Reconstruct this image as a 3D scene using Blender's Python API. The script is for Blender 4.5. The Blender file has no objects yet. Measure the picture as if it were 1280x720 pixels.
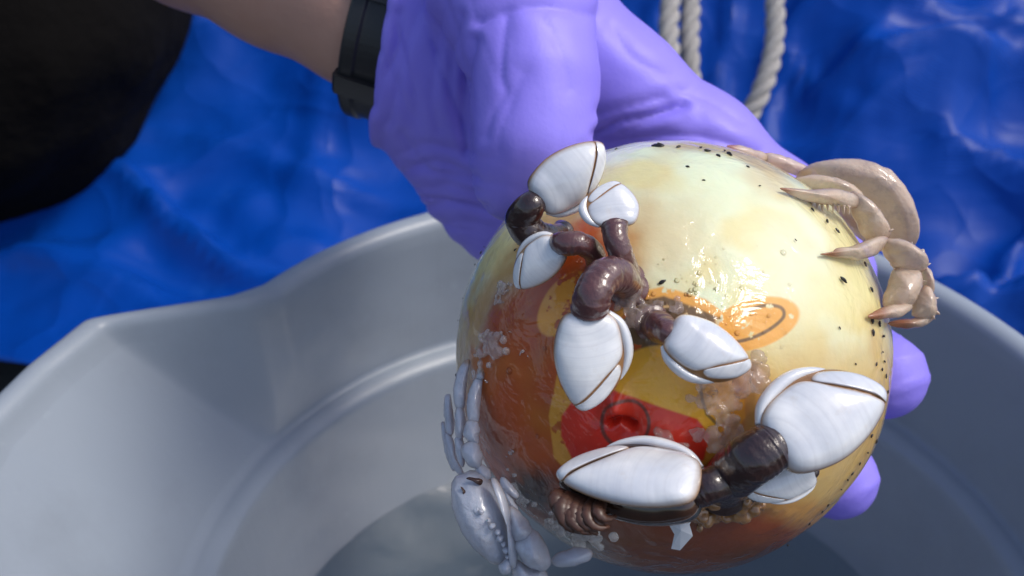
import bpy, bmesh, math, random
import numpy as np
from mathutils import Matrix, Vector

random.seed(7)
RNG = np.random.default_rng(11)
S = bpy.context.scene
COL = S.collection

# ------------------------------------------------------------------ camera
FPX = 1372.0                                   # focal length in pixels of the 1280 wide photograph
TH, RO = 0.6396, 0.0576                        # pitch below the horizon, roll
CAM = np.array([0.0, 0.0, 0.52])
_F = np.array([0, math.cos(TH), -math.sin(TH)])
_U0 = np.array([0, math.sin(TH), math.cos(TH)])
_X0 = np.array([1.0, 0, 0])
CX = math.cos(RO) * _X0 + math.sin(RO) * _U0
CU = -math.sin(RO) * _X0 + math.cos(RO) * _U0
cam = bpy.data.cameras.new('camera')
camo = bpy.data.objects.new('camera', cam)
COL.objects.link(camo)
camo.matrix_world = Matrix(((CX[0], CU[0], -_F[0], CAM[0]), (CX[1], CU[1], -_F[1], CAM[1]),
                            (CX[2], CU[2], -_F[2], CAM[2]), (0, 0, 0, 1)))
cam.sensor_width = 36
cam.lens = 36 * FPX / 1280
cam.clip_start = 0.01
cam.clip_end = 200
cam.dof.use_dof = True
cam.dof.focus_distance = 0.222
cam.dof.aperture_fstop = 22.0
S.camera = camo

# ------------------------------------------------------------------ light
SUN_EL, SUN_AZ = math.radians(58), math.radians(94)      # azimuth clockwise from +y
w = bpy.data.worlds.new('World')
S.world = w
w.use_nodes = True
nt = w.node_tree
sky = nt.nodes.new('ShaderNodeTexSky')
sky.sky_type = 'NISHITA'
sky.sun_disc = False
sky.sun_elevation = SUN_EL
sky.sun_rotation = SUN_AZ
sky.air_density = 1.0
sky.dust_density = 3.0
bg = nt.nodes['Background']
bg.inputs['Strength'].default_value = 0.15
nt.links.new(sky.outputs['Color'], bg.inputs['Color'])
sl = bpy.data.lights.new('sun', 'SUN')
sl.energy = 1.7
sl.angle = math.radians(18)
sl.color = (1.0, 0.95, 0.88)
so = bpy.data.objects.new('sun', sl)
COL.objects.link(so)
sd = Vector((math.sin(SUN_AZ) * math.cos(SUN_EL), math.cos(SUN_AZ) * math.cos(SUN_EL), math.sin(SUN_EL)))
so.rotation_euler = sd.to_track_quat('Z', 'Y').to_euler()
S.view_settings.view_transform = 'Standard'
S.view_settings.look = 'None'
S.view_settings.gamma = 1
S.view_settings.use_curve_mapping = False
S.view_settings.exposure = 0.2


# ------------------------------------------------------------------ helpers
def P(px, py, d):
    return CAM + d * (_F + (px - 640) / FPX * CX - (py - 360) / FPX * CU)


def pix(v):
    q = np.asarray(v, float) - CAM
    z = q @ _F
    return np.stack([640 + FPX * (q @ CX) / z, 360 - FPX * (q @ CU) / z], -1)


def nrm(v):
    v = np.asarray(v, float)
    return v / (np.linalg.norm(v, axis=-1, keepdims=True) + 1e-12)


def smooth01(a, b, x):
    t = np.clip((x - a) / (b - a), 0, 1)
    return t * t * (3 - 2 * t)


def _hash(i, j, k, seed):
    n = (i * 374761393 + j * 668265263 + k * 1274126177 + seed * 974711) & 0x7fffffff
    n = ((n ^ (n >> 13)) * 1274126177) & 0x7fffffff
    return ((n ^ (n >> 16)) & 0xffff) / 65535.0


def vnoise(p, seed=0):
    """value noise, -1..1"""
    p = np.asarray(p, float)
    f = np.floor(p)
    t = p - f
    t = t * t * (3 - 2 * t)
    i, j, k = (f[:, 0].astype(np.int64), f[:, 1].astype(np.int64), f[:, 2].astype(np.int64))
    r = 0
    for a in (0, 1):
        wa = t[:, 0] if a else 1 - t[:, 0]
        for b in (0, 1):
            wb = t[:, 1] if b else 1 - t[:, 1]
            for c in (0, 1):
                wc = t[:, 2] if c else 1 - t[:, 2]
                r = r + wa * wb * wc * _hash(i + a, j + b, k + c, seed)
    return r * 2 - 1


def fbm(p, seed=0, oct=3):
    r, a = 0, 1.0
    for o in range(oct):
        r = r + a * vnoise(p * 2 ** o, seed + o)
        a *= 0.5
    return r


def mesh_obj(name, v, f, mat=None, parent=None, smooth=True, attrs=None):
    me = bpy.data.meshes.new(name)
    v = np.asarray(v, np.float32)
    if isinstance(f, np.ndarray):
        n, k = f.shape
        me.vertices.add(len(v))
        me.vertices.foreach_set('co', v.ravel())
        me.loops.add(n * k)
        me.loops.foreach_set('vertex_index', f.astype(np.int32).ravel())
        me.polygons.add(n)
        me.polygons.foreach_set('loop_start', np.arange(0, n * k, k, dtype=np.int32))
        me.update(calc_edges=True)
    else:
        me.from_pydata([tuple(map(float, q)) for q in v], [], f)
        me.update()
    if attrs:
        for an, av in attrs.items():
            av = np.asarray(av, np.float32)
            if av.ndim == 1:
                at = me.attributes.new(an, 'FLOAT', 'POINT')
                at.data.foreach_set('value', av)
            else:
                at = me.attributes.new(an, 'FLOAT_COLOR', 'POINT')
                c = np.ones((len(av), 4), np.float32)
                c[:, :3] = av
                at.data.foreach_set('color', c.ravel())
    if smooth:
        me.polygons.foreach_set('use_smooth', np.ones(len(me.polygons), bool))
    if mat:
        me.materials.append(mat)
    me.validate()
    o = bpy.data.objects.new(name, me)
    COL.objects.link(o)
    if parent:
        o.parent = parent
        o.matrix_parent_inverse = Matrix.Translation(-parent.location)
    return o


def empty(name, loc, label, cat, group=None):
    o = bpy.data.objects.new(name, None)
    COL.objects.link(o)
    o.location = [float(c) for c in loc]
    o.empty_display_size = 0.01
    tag(o, label, cat, group)
    return o


def tag(o, label=None, cat=None, group=None, kind=None):
    if label: o['label'] = label
    if cat: o['category'] = cat
    if group: o['group'] = group
    if kind: o['kind'] = kind
    return o


def surface_net(fn, lo, hi, h):
    """mesh of fn(p) = 0 by vectorised surface nets"""
    lo = np.asarray(lo, float)
    B = 4
    n = (np.ceil((np.asarray(hi) - lo) / h / B).astype(int) + 1)
    cb = np.stack(np.meshgrid(*[np.arange(k) for k in n], indexing='ij'), -1).reshape(-1, 3)
    dc = fn(lo + (cb * B + (B - 1) / 2) * h)
    N = n * B
    D = np.repeat(np.repeat(np.repeat(dc.reshape(n), B, 0), B, 1), B, 2).astype(np.float64)
    act = cb[np.abs(dc) < B * h * 1.9]
    loc = np.stack(np.meshgrid(*[np.arange(B)] * 3, indexing='ij'), -1).reshape(-1, 3)
    idx = (act[:, None, :] * B + loc[None]).reshape(-1, 3)
    for s in range(0, len(idx), 400000):
        q = idx[s:s + 400000]
        D[q[:, 0], q[:, 1], q[:, 2]] = fn(lo + q * h)
    neg = D < 0
    c = np.zeros(N - 1, np.int8)
    for a in (0, 1):
        for b in (0, 1):
            for e in (0, 1):
                c += neg[a:N[0] - 1 + a, b:N[1] - 1 + b, e:N[2] - 1 + e]
    cell = np.argwhere((c > 0) & (c < 8))
    pos = np.zeros((len(cell), 3))
    cnt = np.zeros(len(cell))
    corners = [(a, b, e) for a in (0, 1) for b in (0, 1) for e in (0, 1)]
    for c0 in corners:
        for ax in range(3):
            if c0[ax]: continue
            c1 = list(c0); c1[ax] = 1
            q0 = cell + c0; q1 = cell + c1
            d0 = D[q0[:, 0], q0[:, 1], q0[:, 2]]
            d1 = D[q1[:, 0], q1[:, 1], q1[:, 2]]
            m = (d0 < 0) != (d1 < 0)
            t = np.where(m, d0 / np.where(m, d0 - d1, 1), 0)
            pos += m[:, None] * (q0 + t[:, None] * (np.array(c1) - np.array(c0)))
            cnt += m
    verts = lo + pos / cnt[:, None] * h
    vid = -np.ones(N, np.int64)
    vid[cell[:, 0], cell[:, 1], cell[:, 2]] = np.arange(len(cell))
    quads = []
    for ax in range(3):
        sl0 = [slice(1, -1)] * 3; sl1 = [slice(1, -1)] * 3
        sl0[ax] = slice(0, -1); sl1[ax] = slice(1, None)
        a0 = neg[tuple(sl0)]; a1 = neg[tuple(sl1)]
        e = np.argwhere(a0 != a1)
        off = np.ones(3, int); off[ax] = 0
        flip = a0[e[:, 0], e[:, 1], e[:, 2]]
        e = e + off
        u, v = (ax + 1) % 3, (ax + 2) % 3
        du = np.zeros(3, int); du[u] = 1
        dv = np.zeros(3, int); dv[v] = 1
        g = [e, e - du, e - du - dv, e - dv]
        q = np.stack([vid[k[:, 0], k[:, 1], k[:, 2]] for k in g], 1)
        q[~flip] = q[~flip][:, ::-1]
        quads.append(q)
    q = np.concatenate(quads)
    q = q[(q >= 0).all(1)]
    return verts, q[:, [0, 1, 2, 3]]


def cone(p, a, b, ra, rb):
    a = np.asarray(a, float); b = np.asarray(b, float)
    ba = b - a
    pa = p - a
    t = np.clip(pa @ ba / (ba @ ba + 1e-15), 0, 1)
    return np.linalg.norm(pa - t[:, None] * ba, axis=1) - (ra + (rb - ra) * t)


def flatcone(p, a, b, ra, rb, nrml, squash):
    """tapered limb flattened along nrml"""
    n = nrm(nrml)
    q = p + np.outer(((p - a) @ n) * (1 / squash - 1), n)
    bb = np.asarray(b) + n * (((b - a) @ n) * (1 / squash - 1))
    return cone(q, a, bb, ra, rb) * squash


def ellipsoid(p, c, axes, r):
    q = (p - c) @ np.asarray(axes).T
    k0 = np.linalg.norm(q / r, axis=1)
    k1 = np.linalg.norm(q / (np.asarray(r) ** 2), axis=1) + 1e-9
    return k0 * (k0 - 1) / k1


def smin(a, b, k):
    h = np.maximum(k - np.abs(a - b), 0) / k
    return np.minimum(a, b) - h * h * k * 0.25


def vnormals(v, q):
    n = np.cross(v[q[:, 2]] - v[q[:, 0]], v[q[:, 3]] - v[q[:, 1]])
    r = np.zeros_like(v)
    for k in range(4):
        np.add.at(r, q[:, k], n)
    return nrm(r)


def seg_dist(xy, a, b):
    a = np.asarray(a, float); ba = np.asarray(b, float) - a
    pa = xy - a
    t = np.clip(pa @ ba / (ba @ ba + 1e-9), 0, 1)
    return np.linalg.norm(pa - t[:, None] * ba, axis=1)


def poly_dist(xy, pts):
    d = np.full(len(xy), 1e9)
    for a, b in zip(pts[:-1], pts[1:]):
        d = np.minimum(d, seg_dist(xy, a, b))
    return d


def poly_sdf(xy, pts):
    """negative inside"""
    pts = list(pts)
    d = poly_dist(xy, pts + [pts[0]])
    ins = np.zeros(len(xy), bool)
    x, y = xy[:, 0], xy[:, 1]
    for (x0, y0), (x1, y1) in zip(pts, pts[1:] + [pts[0]]):
        c = (y0 > y) != (y1 > y)
        if y1 != y0:
            ins ^= c & (x < (x1 - x0) * (y - y0) / (y1 - y0) + x0)
    return np.where(ins, -d, d)


def spline(pts, n):
    """Catmull-Rom through pts"""
    pts = np.asarray(pts, float)
    q = np.vstack([2 * pts[0] - pts[1], pts, 2 * pts[-1] - pts[-2]])
    m = len(pts) - 1
    out = []
    for u in np.linspace(0, m - 1e-9, n):
        i = int(u); t = u - i
        a, b, c, d = q[i:i + 4]
        out.append(0.5 * (2 * b + (c - a) * t + (2 * a - 5 * b + 4 * c - d) * t * t + (3 * b - a - 3 * c + d) * t ** 3))
    return np.array(out)


def tube(path, rad, seg=16, disp=None, flat=1.0, cap=True):
    """rings along a path; disp(t, ang) adds to the radius"""
    path = np.asarray(path, float)
    n = len(path)
    rad = np.broadcast_to(np.asarray(rad, float), (n,))
    t = nrm(np.gradient(path, axis=0))
    ref = np.array([0.3, 0.5, 0.8])
    u = nrm(np.cross(t[0], ref))
    V = []
    a = np.linspace(0, 2 * np.pi, seg, endpoint=False)
    for i in range(n):
        u = nrm(u - t[i] * (u @ t[i]))
        b = np.cross(t[i], u)
        r = rad[i] + (disp(i / (n - 1), a) if disp else 0)
        r = r * np.ones(seg)
        V.append(path[i] + np.outer(r * np.cos(a), u) + np.outer(flat * r * np.sin(a), b))
    V = np.concatenate(V)
    i, j = np.meshgrid(np.arange(n - 1), np.arange(seg), indexing='ij')
    i = i.ravel(); j = j.ravel(); j2 = (j + 1) % seg
    F = np.stack([i * seg + j, i * seg + j2, (i + 1) * seg + j2, (i + 1) * seg + j], 1)
    if cap:
        V = np.vstack([V, path[0], path[-1]])
        k = np.arange(seg)
        k2 = (k + 1) % seg
        c0, c1 = n * seg, n * seg + 1
        F = np.vstack([F, np.stack([k2, k, np.full(seg, c0), np.full(seg, c0)], 1)[:0]])
        tri0 = [(int(k2[m]), int(k[m]), c0) for m in range(seg)]
        tri1 = [((n - 1) * seg + int(k[m]), (n - 1) * seg + int(k2[m]), c1) for m in range(seg)]
        return V, [tuple(map(int, r)) for r in F] + tri0 + tri1
    return V, F


# ------------------------------------------------------------------ materials
def lin(r, g, b):
    return tuple((c / 255 / 12.92 if c / 255 < 0.04045 else ((c / 255 + 0.055) / 1.055) ** 2.4) for c in (r, g, b))


class Mat:
    def __init__(self, name, color=(0.5, 0.5, 0.5), rough=0.5, **kw):
        self.m = bpy.data.materials.new(name)
        self.m.use_nodes = True
        self.t = self.m.node_tree
        self.b = self.t.nodes['Principled BSDF']
        self.set('Base Color', (*color, 1))
        self.set('Roughness', rough)
        for k, v in kw.items():
            self.set(k.replace('_', ' '), v)

    def set(self, k, v):
        self.b.inputs[k].default_value = v

    def n(self, typ, **kw):
        nd = self.t.nodes.new(typ)
        for k, v in kw.items():
            if k in nd.inputs:
                nd.inputs[k].default_value = v
            else:
                setattr(nd, k, v)
        return nd

    def l(self, a, b):
        self.t.links.new(a, b)

    def coord(self, out='Object'):
        return self.n('ShaderNodeTexCoord').outputs[out]

    def noise(self, scale, detail=4, rough=0.55, vec=None, dist=0.0):
        nd = self.n('ShaderNodeTexNoise')
        nd.inputs['Scale'].default_value = scale
        nd.inputs['Detail'].default_value = detail
        nd.inputs['Roughness'].default_value = rough
        nd.inputs['Distortion'].default_value = dist
        self.l(vec if vec is not None else self.coord(), nd.inputs['Vector'])
        return nd.outputs['Fac']

    def ramp(self, fac, stops):
        r = self.n('ShaderNodeValToRGB')
        e = r.color_ramp.elements
        while len(e) < len(stops): e.new(0.5)
        for el, (p, c) in zip(e, stops):
            el.position = p
            el.color = (*c, 1) if len(c) == 3 else c
        self.l(fac, r.inputs['Fac'])
        return r.outputs['Color']

    def mix(self, fac, a, b, mode='MIX'):
        m = self.n('ShaderNodeMix', data_type='RGBA', blend_type=mode)
        for s, v in ((0, fac), (6, a), (7, b)):
            if isinstance(v, (int, float)): m.inputs[s].default_value = v
            elif isinstance(v, tuple): m.inputs[s].default_value = (*v, 1)
            else: self.l(v, m.inputs[s])
        return m.outputs[2]

    def math(self, op, a, b=0.0):
        m = self.n('ShaderNodeMath', operation=op)
        for s, v in ((0, a), (1, b)):
            if isinstance(v, (int, float)): m.inputs[s].default_value = v
            else: self.l(v, m.inputs[s])
        return m.outputs[0]

    def attr(self, name, out='Fac'):
        return self.n('ShaderNodeAttribute', attribute_name=name).outputs[out]

    def bump(self, h, strength=0.3, dist=0.001, prev=None):
        b = self.n('ShaderNodeBump')
        b.inputs['Strength'].default_value = strength
        b.inputs['Distance'].default_value = dist
        self.l(h, b.inputs['Height'])
        if prev is not None: self.l(prev, b.inputs['Normal'])
        self.l(b.outputs['Normal'], self.b.inputs['Normal'])
        self.last = b.outputs['Normal']
        return self.last


M = {}
# glove nitrile
m = Mat('violet_nitrile', (0.19, 0.125, 0.70), 0.42)
m.set('Specular IOR Level', 0.45)
m.set('Subsurface Weight', 0.06); m.set('Subsurface Radius', (0.003, 0.002, 0.006)); m.set('Subsurface Scale', 0.5)
m.l(m.mix(m.noise(28, 3), (0.235, 0.185, 0.76), (0.29, 0.235, 0.86)), m.b.inputs['Base Color'])
m.l(m.math('MULTIPLY_ADD', m.noise(300, 2), 0.15), m.b.inputs['Roughness'])
m.t.nodes[-1].inputs[2].default_value = 0.42
m.bump(m.noise(900, 3), 0.12, 0.0006)
m.bump(m.noise(60, 2, dist=0.6), 0.06, 0.003, m.last)
M['glove'] = m.m
# skin
m = Mat('skin', (0.42, 0.24, 0.17), 0.5)
m.l(m.mix(m.noise(60, 5), (0.44, 0.23, 0.17), (0.55, 0.32, 0.24)), m.b.inputs['Base Color'])
m.set('Subsurface Weight', 0.1); m.set('Subsurface Radius', (0.006, 0.002, 0.001)); m.set('Subsurface Scale', 0.5)
m.bump(m.noise(420, 4), 0.25, 0.0008)
M['skin'] = m.m
m = Mat('black_rubber', (0.012, 0.012, 0.014), 0.38)
m.bump(m.noise(700, 2), 0.1, 0.0005)
M['rubber'] = m.m
m = Mat('black_cloth', (0.0045, 0.004, 0.004), 1.0)
m.set('Specular IOR Level', 0.1)
m.bump(m.noise(40, 5), 0.5, 0.01)
M['cloth'] = m.m
m = Mat('steel_pin', (0.5, 0.5, 0.52), 0.3, Metallic=1.0)
M['steel'] = m.m
# bucket
m = Mat('grey_plastic', (0.33, 0.36, 0.40), 0.32)
m.l(m.mix(m.noise(9, 5), (0.262, 0.302, 0.355), (0.305, 0.35, 0.405)), m.b.inputs['Base Color'])
bcol = m.t.links[-1].from_socket
sc_ = m.ramp(m.noise(70, 8, 0.78), [(0.62, (0, 0, 0)), (0.74, (0.35,) * 3)])
sm_ = m.ramp(m.noise(14, 6, 0.7), [(0.48, (0, 0, 0)), (0.75, (0.30,) * 3)])
m.l(m.mix(sm_, m.mix(sc_, bcol, (0.42, 0.47, 0.52)), (0.17, 0.19, 0.21)), m.b.inputs['Base Color'])
rr = m.noise(40, 6, 0.7)
m.l(m.ramp(rr, [(0.3, (0.30,) * 3), (0.75, (0.48,) * 3)]), m.b.inputs['Roughness'])
m.bump(m.noise(900, 2), 0.05, 0.0006)
mp = m.n('ShaderNodeMapping'); mp.inputs['Scale'].default_value = (60, 60, 4)
m.l(m.coord(), mp.inputs['Vector'])
m.bump(m.noise(6, 3, vec=mp.outputs['Vector']), 0.06, 0.001, m.last)
M['bucket'] = m.m
# tarp
m = Mat('blue_tarpaulin', (0.005, 0.07, 0.42), 0.3)
uv = m.coord('Object')
wv = m.n('ShaderNodeTexWave', wave_type='BANDS', bands_direction='X'); wv.inputs['Scale'].default_value = 260
wv2 = m.n('ShaderNodeTexWave', wave_type='BANDS', bands_direction='Y'); wv2.inputs['Scale'].default_value = 260
for q in (wv, wv2):
    q.inputs['Distortion'].default_value = 0.6; q.inputs['Detail'].default_value = 1
    m.l(uv, q.inputs['Vector'])
weave = m.math('ADD', wv.outputs['Fac'], wv2.outputs['Fac'])
patch = m.noise(7, 5, 0.65)
c1 = m.mix(m.math('MULTIPLY', weave, 0.5), (0.0005, 0.026, 0.20), (0.001, 0.072, 0.46))
dust = m.ramp(m.noise(16, 6, 0.75), [(0.60, (0, 0, 0)), (0.85, (0.35,) * 3)])
m.l(m.mix(dust, c1, (0.03, 0.15, 0.58)), m.b.inputs['Base Color'])
m.l(m.ramp(patch, [(0.3, (0.30,) * 3), (0.7, (0.50,) * 3)]), m.b.inputs['Roughness'])
m.set('Specular IOR Level', 0.16)
mp = m.n('ShaderNodeMapping'); mp.inputs['Scale'].default_value = (5, 60, 5); mp.inputs['Rotation'].default_value = (0, 0, 0.5)
m.l(m.coord(), mp.inputs['Vector'])
m.bump(m.noise(1.0, 5, 0.65, vec=mp.outputs['Vector']), 0.18, 0.005)
wn = m.n('ShaderNodeTexNoise'); wn.inputs['Scale'].default_value = 6; wn.inputs['Detail'].default_value = 3
m.l(m.coord(), wn.inputs['Vector'])
wadd = m.n('ShaderNodeVectorMath', operation='MULTIPLY_ADD'); wadd.inputs[1].default_value = (0.16, 0.16, 0.16)
m.l(wn.outputs['Color'], wadd.inputs[0]); m.l(m.coord(), wadd.inputs[2])
for vs, st_, di in ((7.0, 0.55, 0.030), (17.0, 0.45, 0.012)):
    vo = m.n('ShaderNodeTexVoronoi', feature='F1'); vo.inputs['Scale'].default_value = vs
    m.l(wadd.outputs[0], vo.inputs['Vector'])
    m.bump(vo.outputs['Distance'], st_, di, m.last)
M['tarp'] = m.m
m = Mat('dark_deck', (0.02, 0.02, 0.022), 0.7)
m.l(m.mix(m.noise(20, 6), (0.008, 0.008, 0.01), (0.035, 0.035, 0.035)), m.b.inputs['Base Color'])
m.bump(m.noise(90, 5), 0.4, 0.004)
M['deck'] = m.m
m = Mat('weathered_rope', (0.50, 0.45, 0.38), 0.85)
m.l(m.mix(m.noise(240, 5, 0.7), (0.26, 0.25, 0.24), (0.50, 0.48, 0.46)), m.b.inputs['Base Color'])
m.bump(m.noise(1500, 3), 0.6, 0.0012)
M['rope'] = m.m
# shell plates
m = Mat('shell_plate', (0.78, 0.79, 0.80), 0.2)
ring = m.attr('ring')
edge = m.ramp(ring, [(0.0, (0, 0, 0)), (0.90, (0, 0, 0)), (0.965, (0.35,) * 3), (1.0, (0.9,) * 3)])
base = m.mix(m.ramp(m.noise(75, 4), [(0.35, (0, 0, 0)), (0.65, (1, 1, 1))]), (0.58, 0.61, 0.67), (0.80, 0.81, 0.82))
stain = m.ramp(m.noise(330, 5, 0.7), [(0.58, (0, 0, 0)), (0.82, (0.30,) * 3)])
base = m.mix(stain, base, (0.50, 0.38, 0.24))
gw_ = m.n('ShaderNodeTexNoise'); gw_.inputs['Scale'].default_value = 1.0; gw_.inputs['Detail'].default_value = 4
cg = m.n('ShaderNodeCombineXYZ'); m.l(m.math('MULTIPLY', m.attr('grow'), 26.0), cg.inputs[0]); m.l(cg.outputs[0], gw_.inputs['Vector'])
base = m.mix(m.ramp(gw_.outputs['Fac'], [(0.45, (0, 0, 0)), (0.72, (0.26,) * 3)]), base, (0.44, 0.44, 0.48))
m.l(m.mix(edge, base, (0.34, 0.18, 0.07)), m.b.inputs['Base Color'])
m.set('Coat Weight', 0.8); m.set('Coat Roughness', 0.06)
m.set('Subsurface Weight', 0.12); m.set('Subsurface Radius', (0.002, 0.0018, 0.0016)); m.set('Subsurface Scale', 0.4)
gl = m.n('ShaderNodeTexWave', wave_type='BANDS', bands_direction='X')
gl.inputs['Scale'].default_value = 4.5; gl.inputs['Distortion'].default_value = 0.6; gl.inputs['Detail'].default_value = 2
cx = m.n('ShaderNodeCombineXYZ'); m.l(m.attr('grow'), cx.inputs[0]); m.l(gl.inputs['Vector'] and cx.outputs[0], gl.inputs['Vector'])
m.bump(gl.outputs['Fac'], 0.018, 0.0006)
m.bump(m.noise(500, 3), 0.10, 0.0004, m.last)
M['plate'] = m.m
m = Mat('brown_membrane', (0.10, 0.032, 0.012), 0.25)
m.l(m.mix(m.noise(400, 4), (0.18, 0.075, 0.025), (0.40, 0.21, 0.08)), m.b.inputs['Base Color'])
m.set('Coat Weight', 0.8)
m.bump(m.noise(700, 3), 0.3, 0.0006)
M['membrane'] = m.m


m = Mat('dark_membrane', (0.02, 0.009, 0.006), 0.2)
m.l(m.mix(m.noise(300, 4), (0.008, 0.004, 0.004), (0.06, 0.022, 0.010)), m.b.inputs['Base Color'])
m.set('Coat Weight', 0.9)
M['membrane_dark'] = m.m


def stalk_mat(name, c0, c1):
    m = Mat(name, c0, 0.28)
    m.l(m.mix(m.noise(260, 5, 0.65), c0, c1), m.b.inputs['Base Color'])
    m.set('Coat Weight', 0.9); m.set('Coat Roughness', 0.1)
    m.set('Subsurface Weight', 0.1); m.set('Subsurface Radius', (0.003, 0.0012, 0.001)); m.set('Subsurface Scale', 0.4)
    m.bump(m.noise(800, 4), 0.45, 0.0007)
    return m.m


M['stalk_plum'] = stalk_mat('plum_stalk_skin', (0.045, 0.014, 0.016), (0.15, 0.060, 0.058))
M['stalk_dark'] = stalk_mat('dark_stalk_skin', (0.010, 0.004, 0.005), (0.040, 0.014, 0.013))
m = Mat('cirri', (0.16, 0.065, 0.03), 0.5)
m.l(m.mix(m.noise(500, 3), (0.022, 0.009, 0.006), (0.10, 0.036, 0.018)), m.b.inputs['Base Color'])
m.set('Coat Weight', 0.25); m.set('Coat Roughness', 0.25)
M['cirri'] = m.m
m = Mat('jelly', (0.62, 0.48, 0.42), 0.12)
m.l(m.mix(m.noise(300, 4), (0.32, 0.19, 0.15), (0.80, 0.72, 0.68)), m.b.inputs['Base Color'])
m.set('Transmission Weight', 0.4); m.set('IOR', 1.36)
m.set('Subsurface Weight', 0.3); m.set('Subsurface Radius', (0.004, 0.003, 0.002)); m.set('Subsurface Scale', 0.5)
m.set('Coat Weight', 1.0); m.set('Coat Roughness', 0.03)
m.bump(m.noise(600, 3), 0.3, 0.0008)
m.set('Alpha', 0.38)
M['jelly'] = m.m
m = Mat('speck', (0.02, 0.017, 0.017), 0.35)
M['speck'] = m.m
def film_mat(name, tint):
    m = Mat(name)
    for nd in list(m.t.nodes): m.t.nodes.remove(nd)
    o_ = m.n('ShaderNodeOutputMaterial')
    g_ = m.n('ShaderNodeBsdfGlossy'); g_.inputs['Roughness'].default_value = 0.02
    t_ = m.n('ShaderNodeBsdfTransparent'); t_.inputs['Color'].default_value = (*tint, 1)
    f_ = m.n('ShaderNodeFresnel'); f_.inputs['IOR'].default_value = 1.4
    x_ = m.n('ShaderNodeMixShader')
    m.l(f_.outputs[0], x_.inputs[0]); m.l(t_.outputs[0], x_.inputs[1]); m.l(g_.outputs[0], x_.inputs[2]); m.l(x_.outputs[0], o_.inputs['Surface'])
    return m.m


M['drop'] = film_mat('droplet', (0.97, 0.96, 0.94))
m = Mat('froth', (0.85, 0.80, 0.74), 0.25)
m.set('Transmission Weight', 0.5); m.set('Coat Weight', 1.0)
m.set('Alpha', 0.55)
M['froth'] = m.m
# crabs
def crab_mat(name, c0, c1, spot, tip):
    m = Mat(name, c0, 0.3)
    b = m.mix(m.noise(130, 5, 0.6), c0, c1)
    sp = m.ramp(m.noise(170, 6, 0.72), [(0.50, (0, 0, 0)), (0.72, (0.75,) * 3)])
    b = m.mix(sp, b, spot)
    b = m.mix(m.attr('seam'), b, tip)
    m.l(m.mix(m.attr('tip'), b, tip), m.b.inputs['Base Color'])
    m.set('Roughness', 0.4); m.set('Coat Weight', 1.0); m.set('Coat Roughness', 0.08)
    m.set('Alpha', 0.74)
    m.set('Subsurface Weight', 0.25); m.set('Subsurface Radius', (0.003, 0.002, 0.0016)); m.set('Subsurface Scale', 0.5)
    m.bump(m.noise(500, 5, 0.7), 0.5, 0.0010)
    return m.m


M['crab_grey'] = crab_mat('pale_grey_crab_shell', (0.46, 0.49, 0.58), (0.62, 0.65, 0.74), (0.40, 0.38, 0.42), (0.36, 0.24, 0.15))
M['crab_tan'] = crab_mat('tan_crab_shell', (0.60, 0.40, 0.26), (0.80, 0.68, 0.56), (0.34, 0.28, 0.26), (0.36, 0.13, 0.05))
m = Mat('dark_eye', (0.05, 0.025, 0.02), 0.15)
M['eye'] = m.m
# ball
m = Mat('wet_vinyl', (0.7, 0.6, 0.4), 0.3)
c = m.attr('paint', 'Color')
mot = m.noise(45, 5, 0.6)
c = m.mix(0.25, c, m.mix(mot, (0.72, 0.66, 0.58), (1.0, 1.0, 1.0)), 'MULTIPLY')
grime = m.ramp(m.noise(210, 6, 0.72), [(0.66, (0, 0, 0)), (0.86, (0.15,) * 3)])
c = m.mix(grime, c, (0.22, 0.12, 0.05))
m.l(c, m.b.inputs['Base Color'])
m.l(m.ramp(m.noise(60, 4), [(0.35, (0.5,) * 3), (0.7, (0.68,) * 3)]), m.b.inputs['Roughness'])
m.set('Subsurface Weight', 0.25); m.set('Subsurface Radius', (0.006, 0.004, 0.002)); m.set('Subsurface Scale', 0.5)
m.set('Coat Weight', 1.0); m.set('Coat Roughness', 0.03); m.set('Coat IOR', 1.45)
wet = m.attr('wet')
hgt = m.math('MULTIPLY', m.noise(100, 4, 0.5, dist=0.6), wet)
m.bump(hgt, 0.8, 0.0045)
m.l(m.last, m.b.inputs['Coat Normal'])
b2 = m.n('ShaderNodeBump'); b2.inputs['Strength'].default_value = 0.12; b2.inputs['Distance'].default_value = 0.001
m.l(m.noise(500, 4), b2.inputs['Height']); m.l(b2.outputs['Normal'], m.b.inputs['Normal'])
M['ball'] = m.m
# water
m = Mat('bucket_water')
t = m.t
for nd in list(t.nodes): t.nodes.remove(nd)
out = m.n('ShaderNodeOutputMaterial')
gls = m.n('ShaderNodeBsdfGlossy'); gls.inputs['Roughness'].default_value = 0.03
tr = m.n('ShaderNodeBsdfTransparent'); tr.inputs['Color'].default_value = (0.80, 0.86, 0.90, 1)
fr = m.n('ShaderNodeFresnel'); fr.inputs['IOR'].default_value = 1.34
bp = m.n('ShaderNodeBump'); bp.inputs['Strength'].default_value = 0.15; bp.inputs['Distance'].default_value = 0.003
m.l(m.noise(28, 3, dist=0.6), bp.inputs['Height'])
m.l(bp.outputs['Normal'], gls.inputs['Normal']); m.l(bp.outputs['Normal'], fr.inputs['Normal'])
mx = m.n('ShaderNodeMixShader')
m.l(fr.outputs[0], mx.inputs[0]); m.l(tr.outputs[0], mx.inputs[1]); m.l(gls.outputs[0], mx.inputs[2])
m.l(mx.outputs[0], out.inputs['Surface'])
M['water'] = m.m

# ------------------------------------------------------------------ deck
g = 6.0
tag(mesh_obj('deck', [(-g, -g, 0), (g, -g, 0), (g, g, 0), (-g, g, 0)], [(0, 1, 2, 3)], M['deck'], smooth=False), kind='structure')

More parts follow.
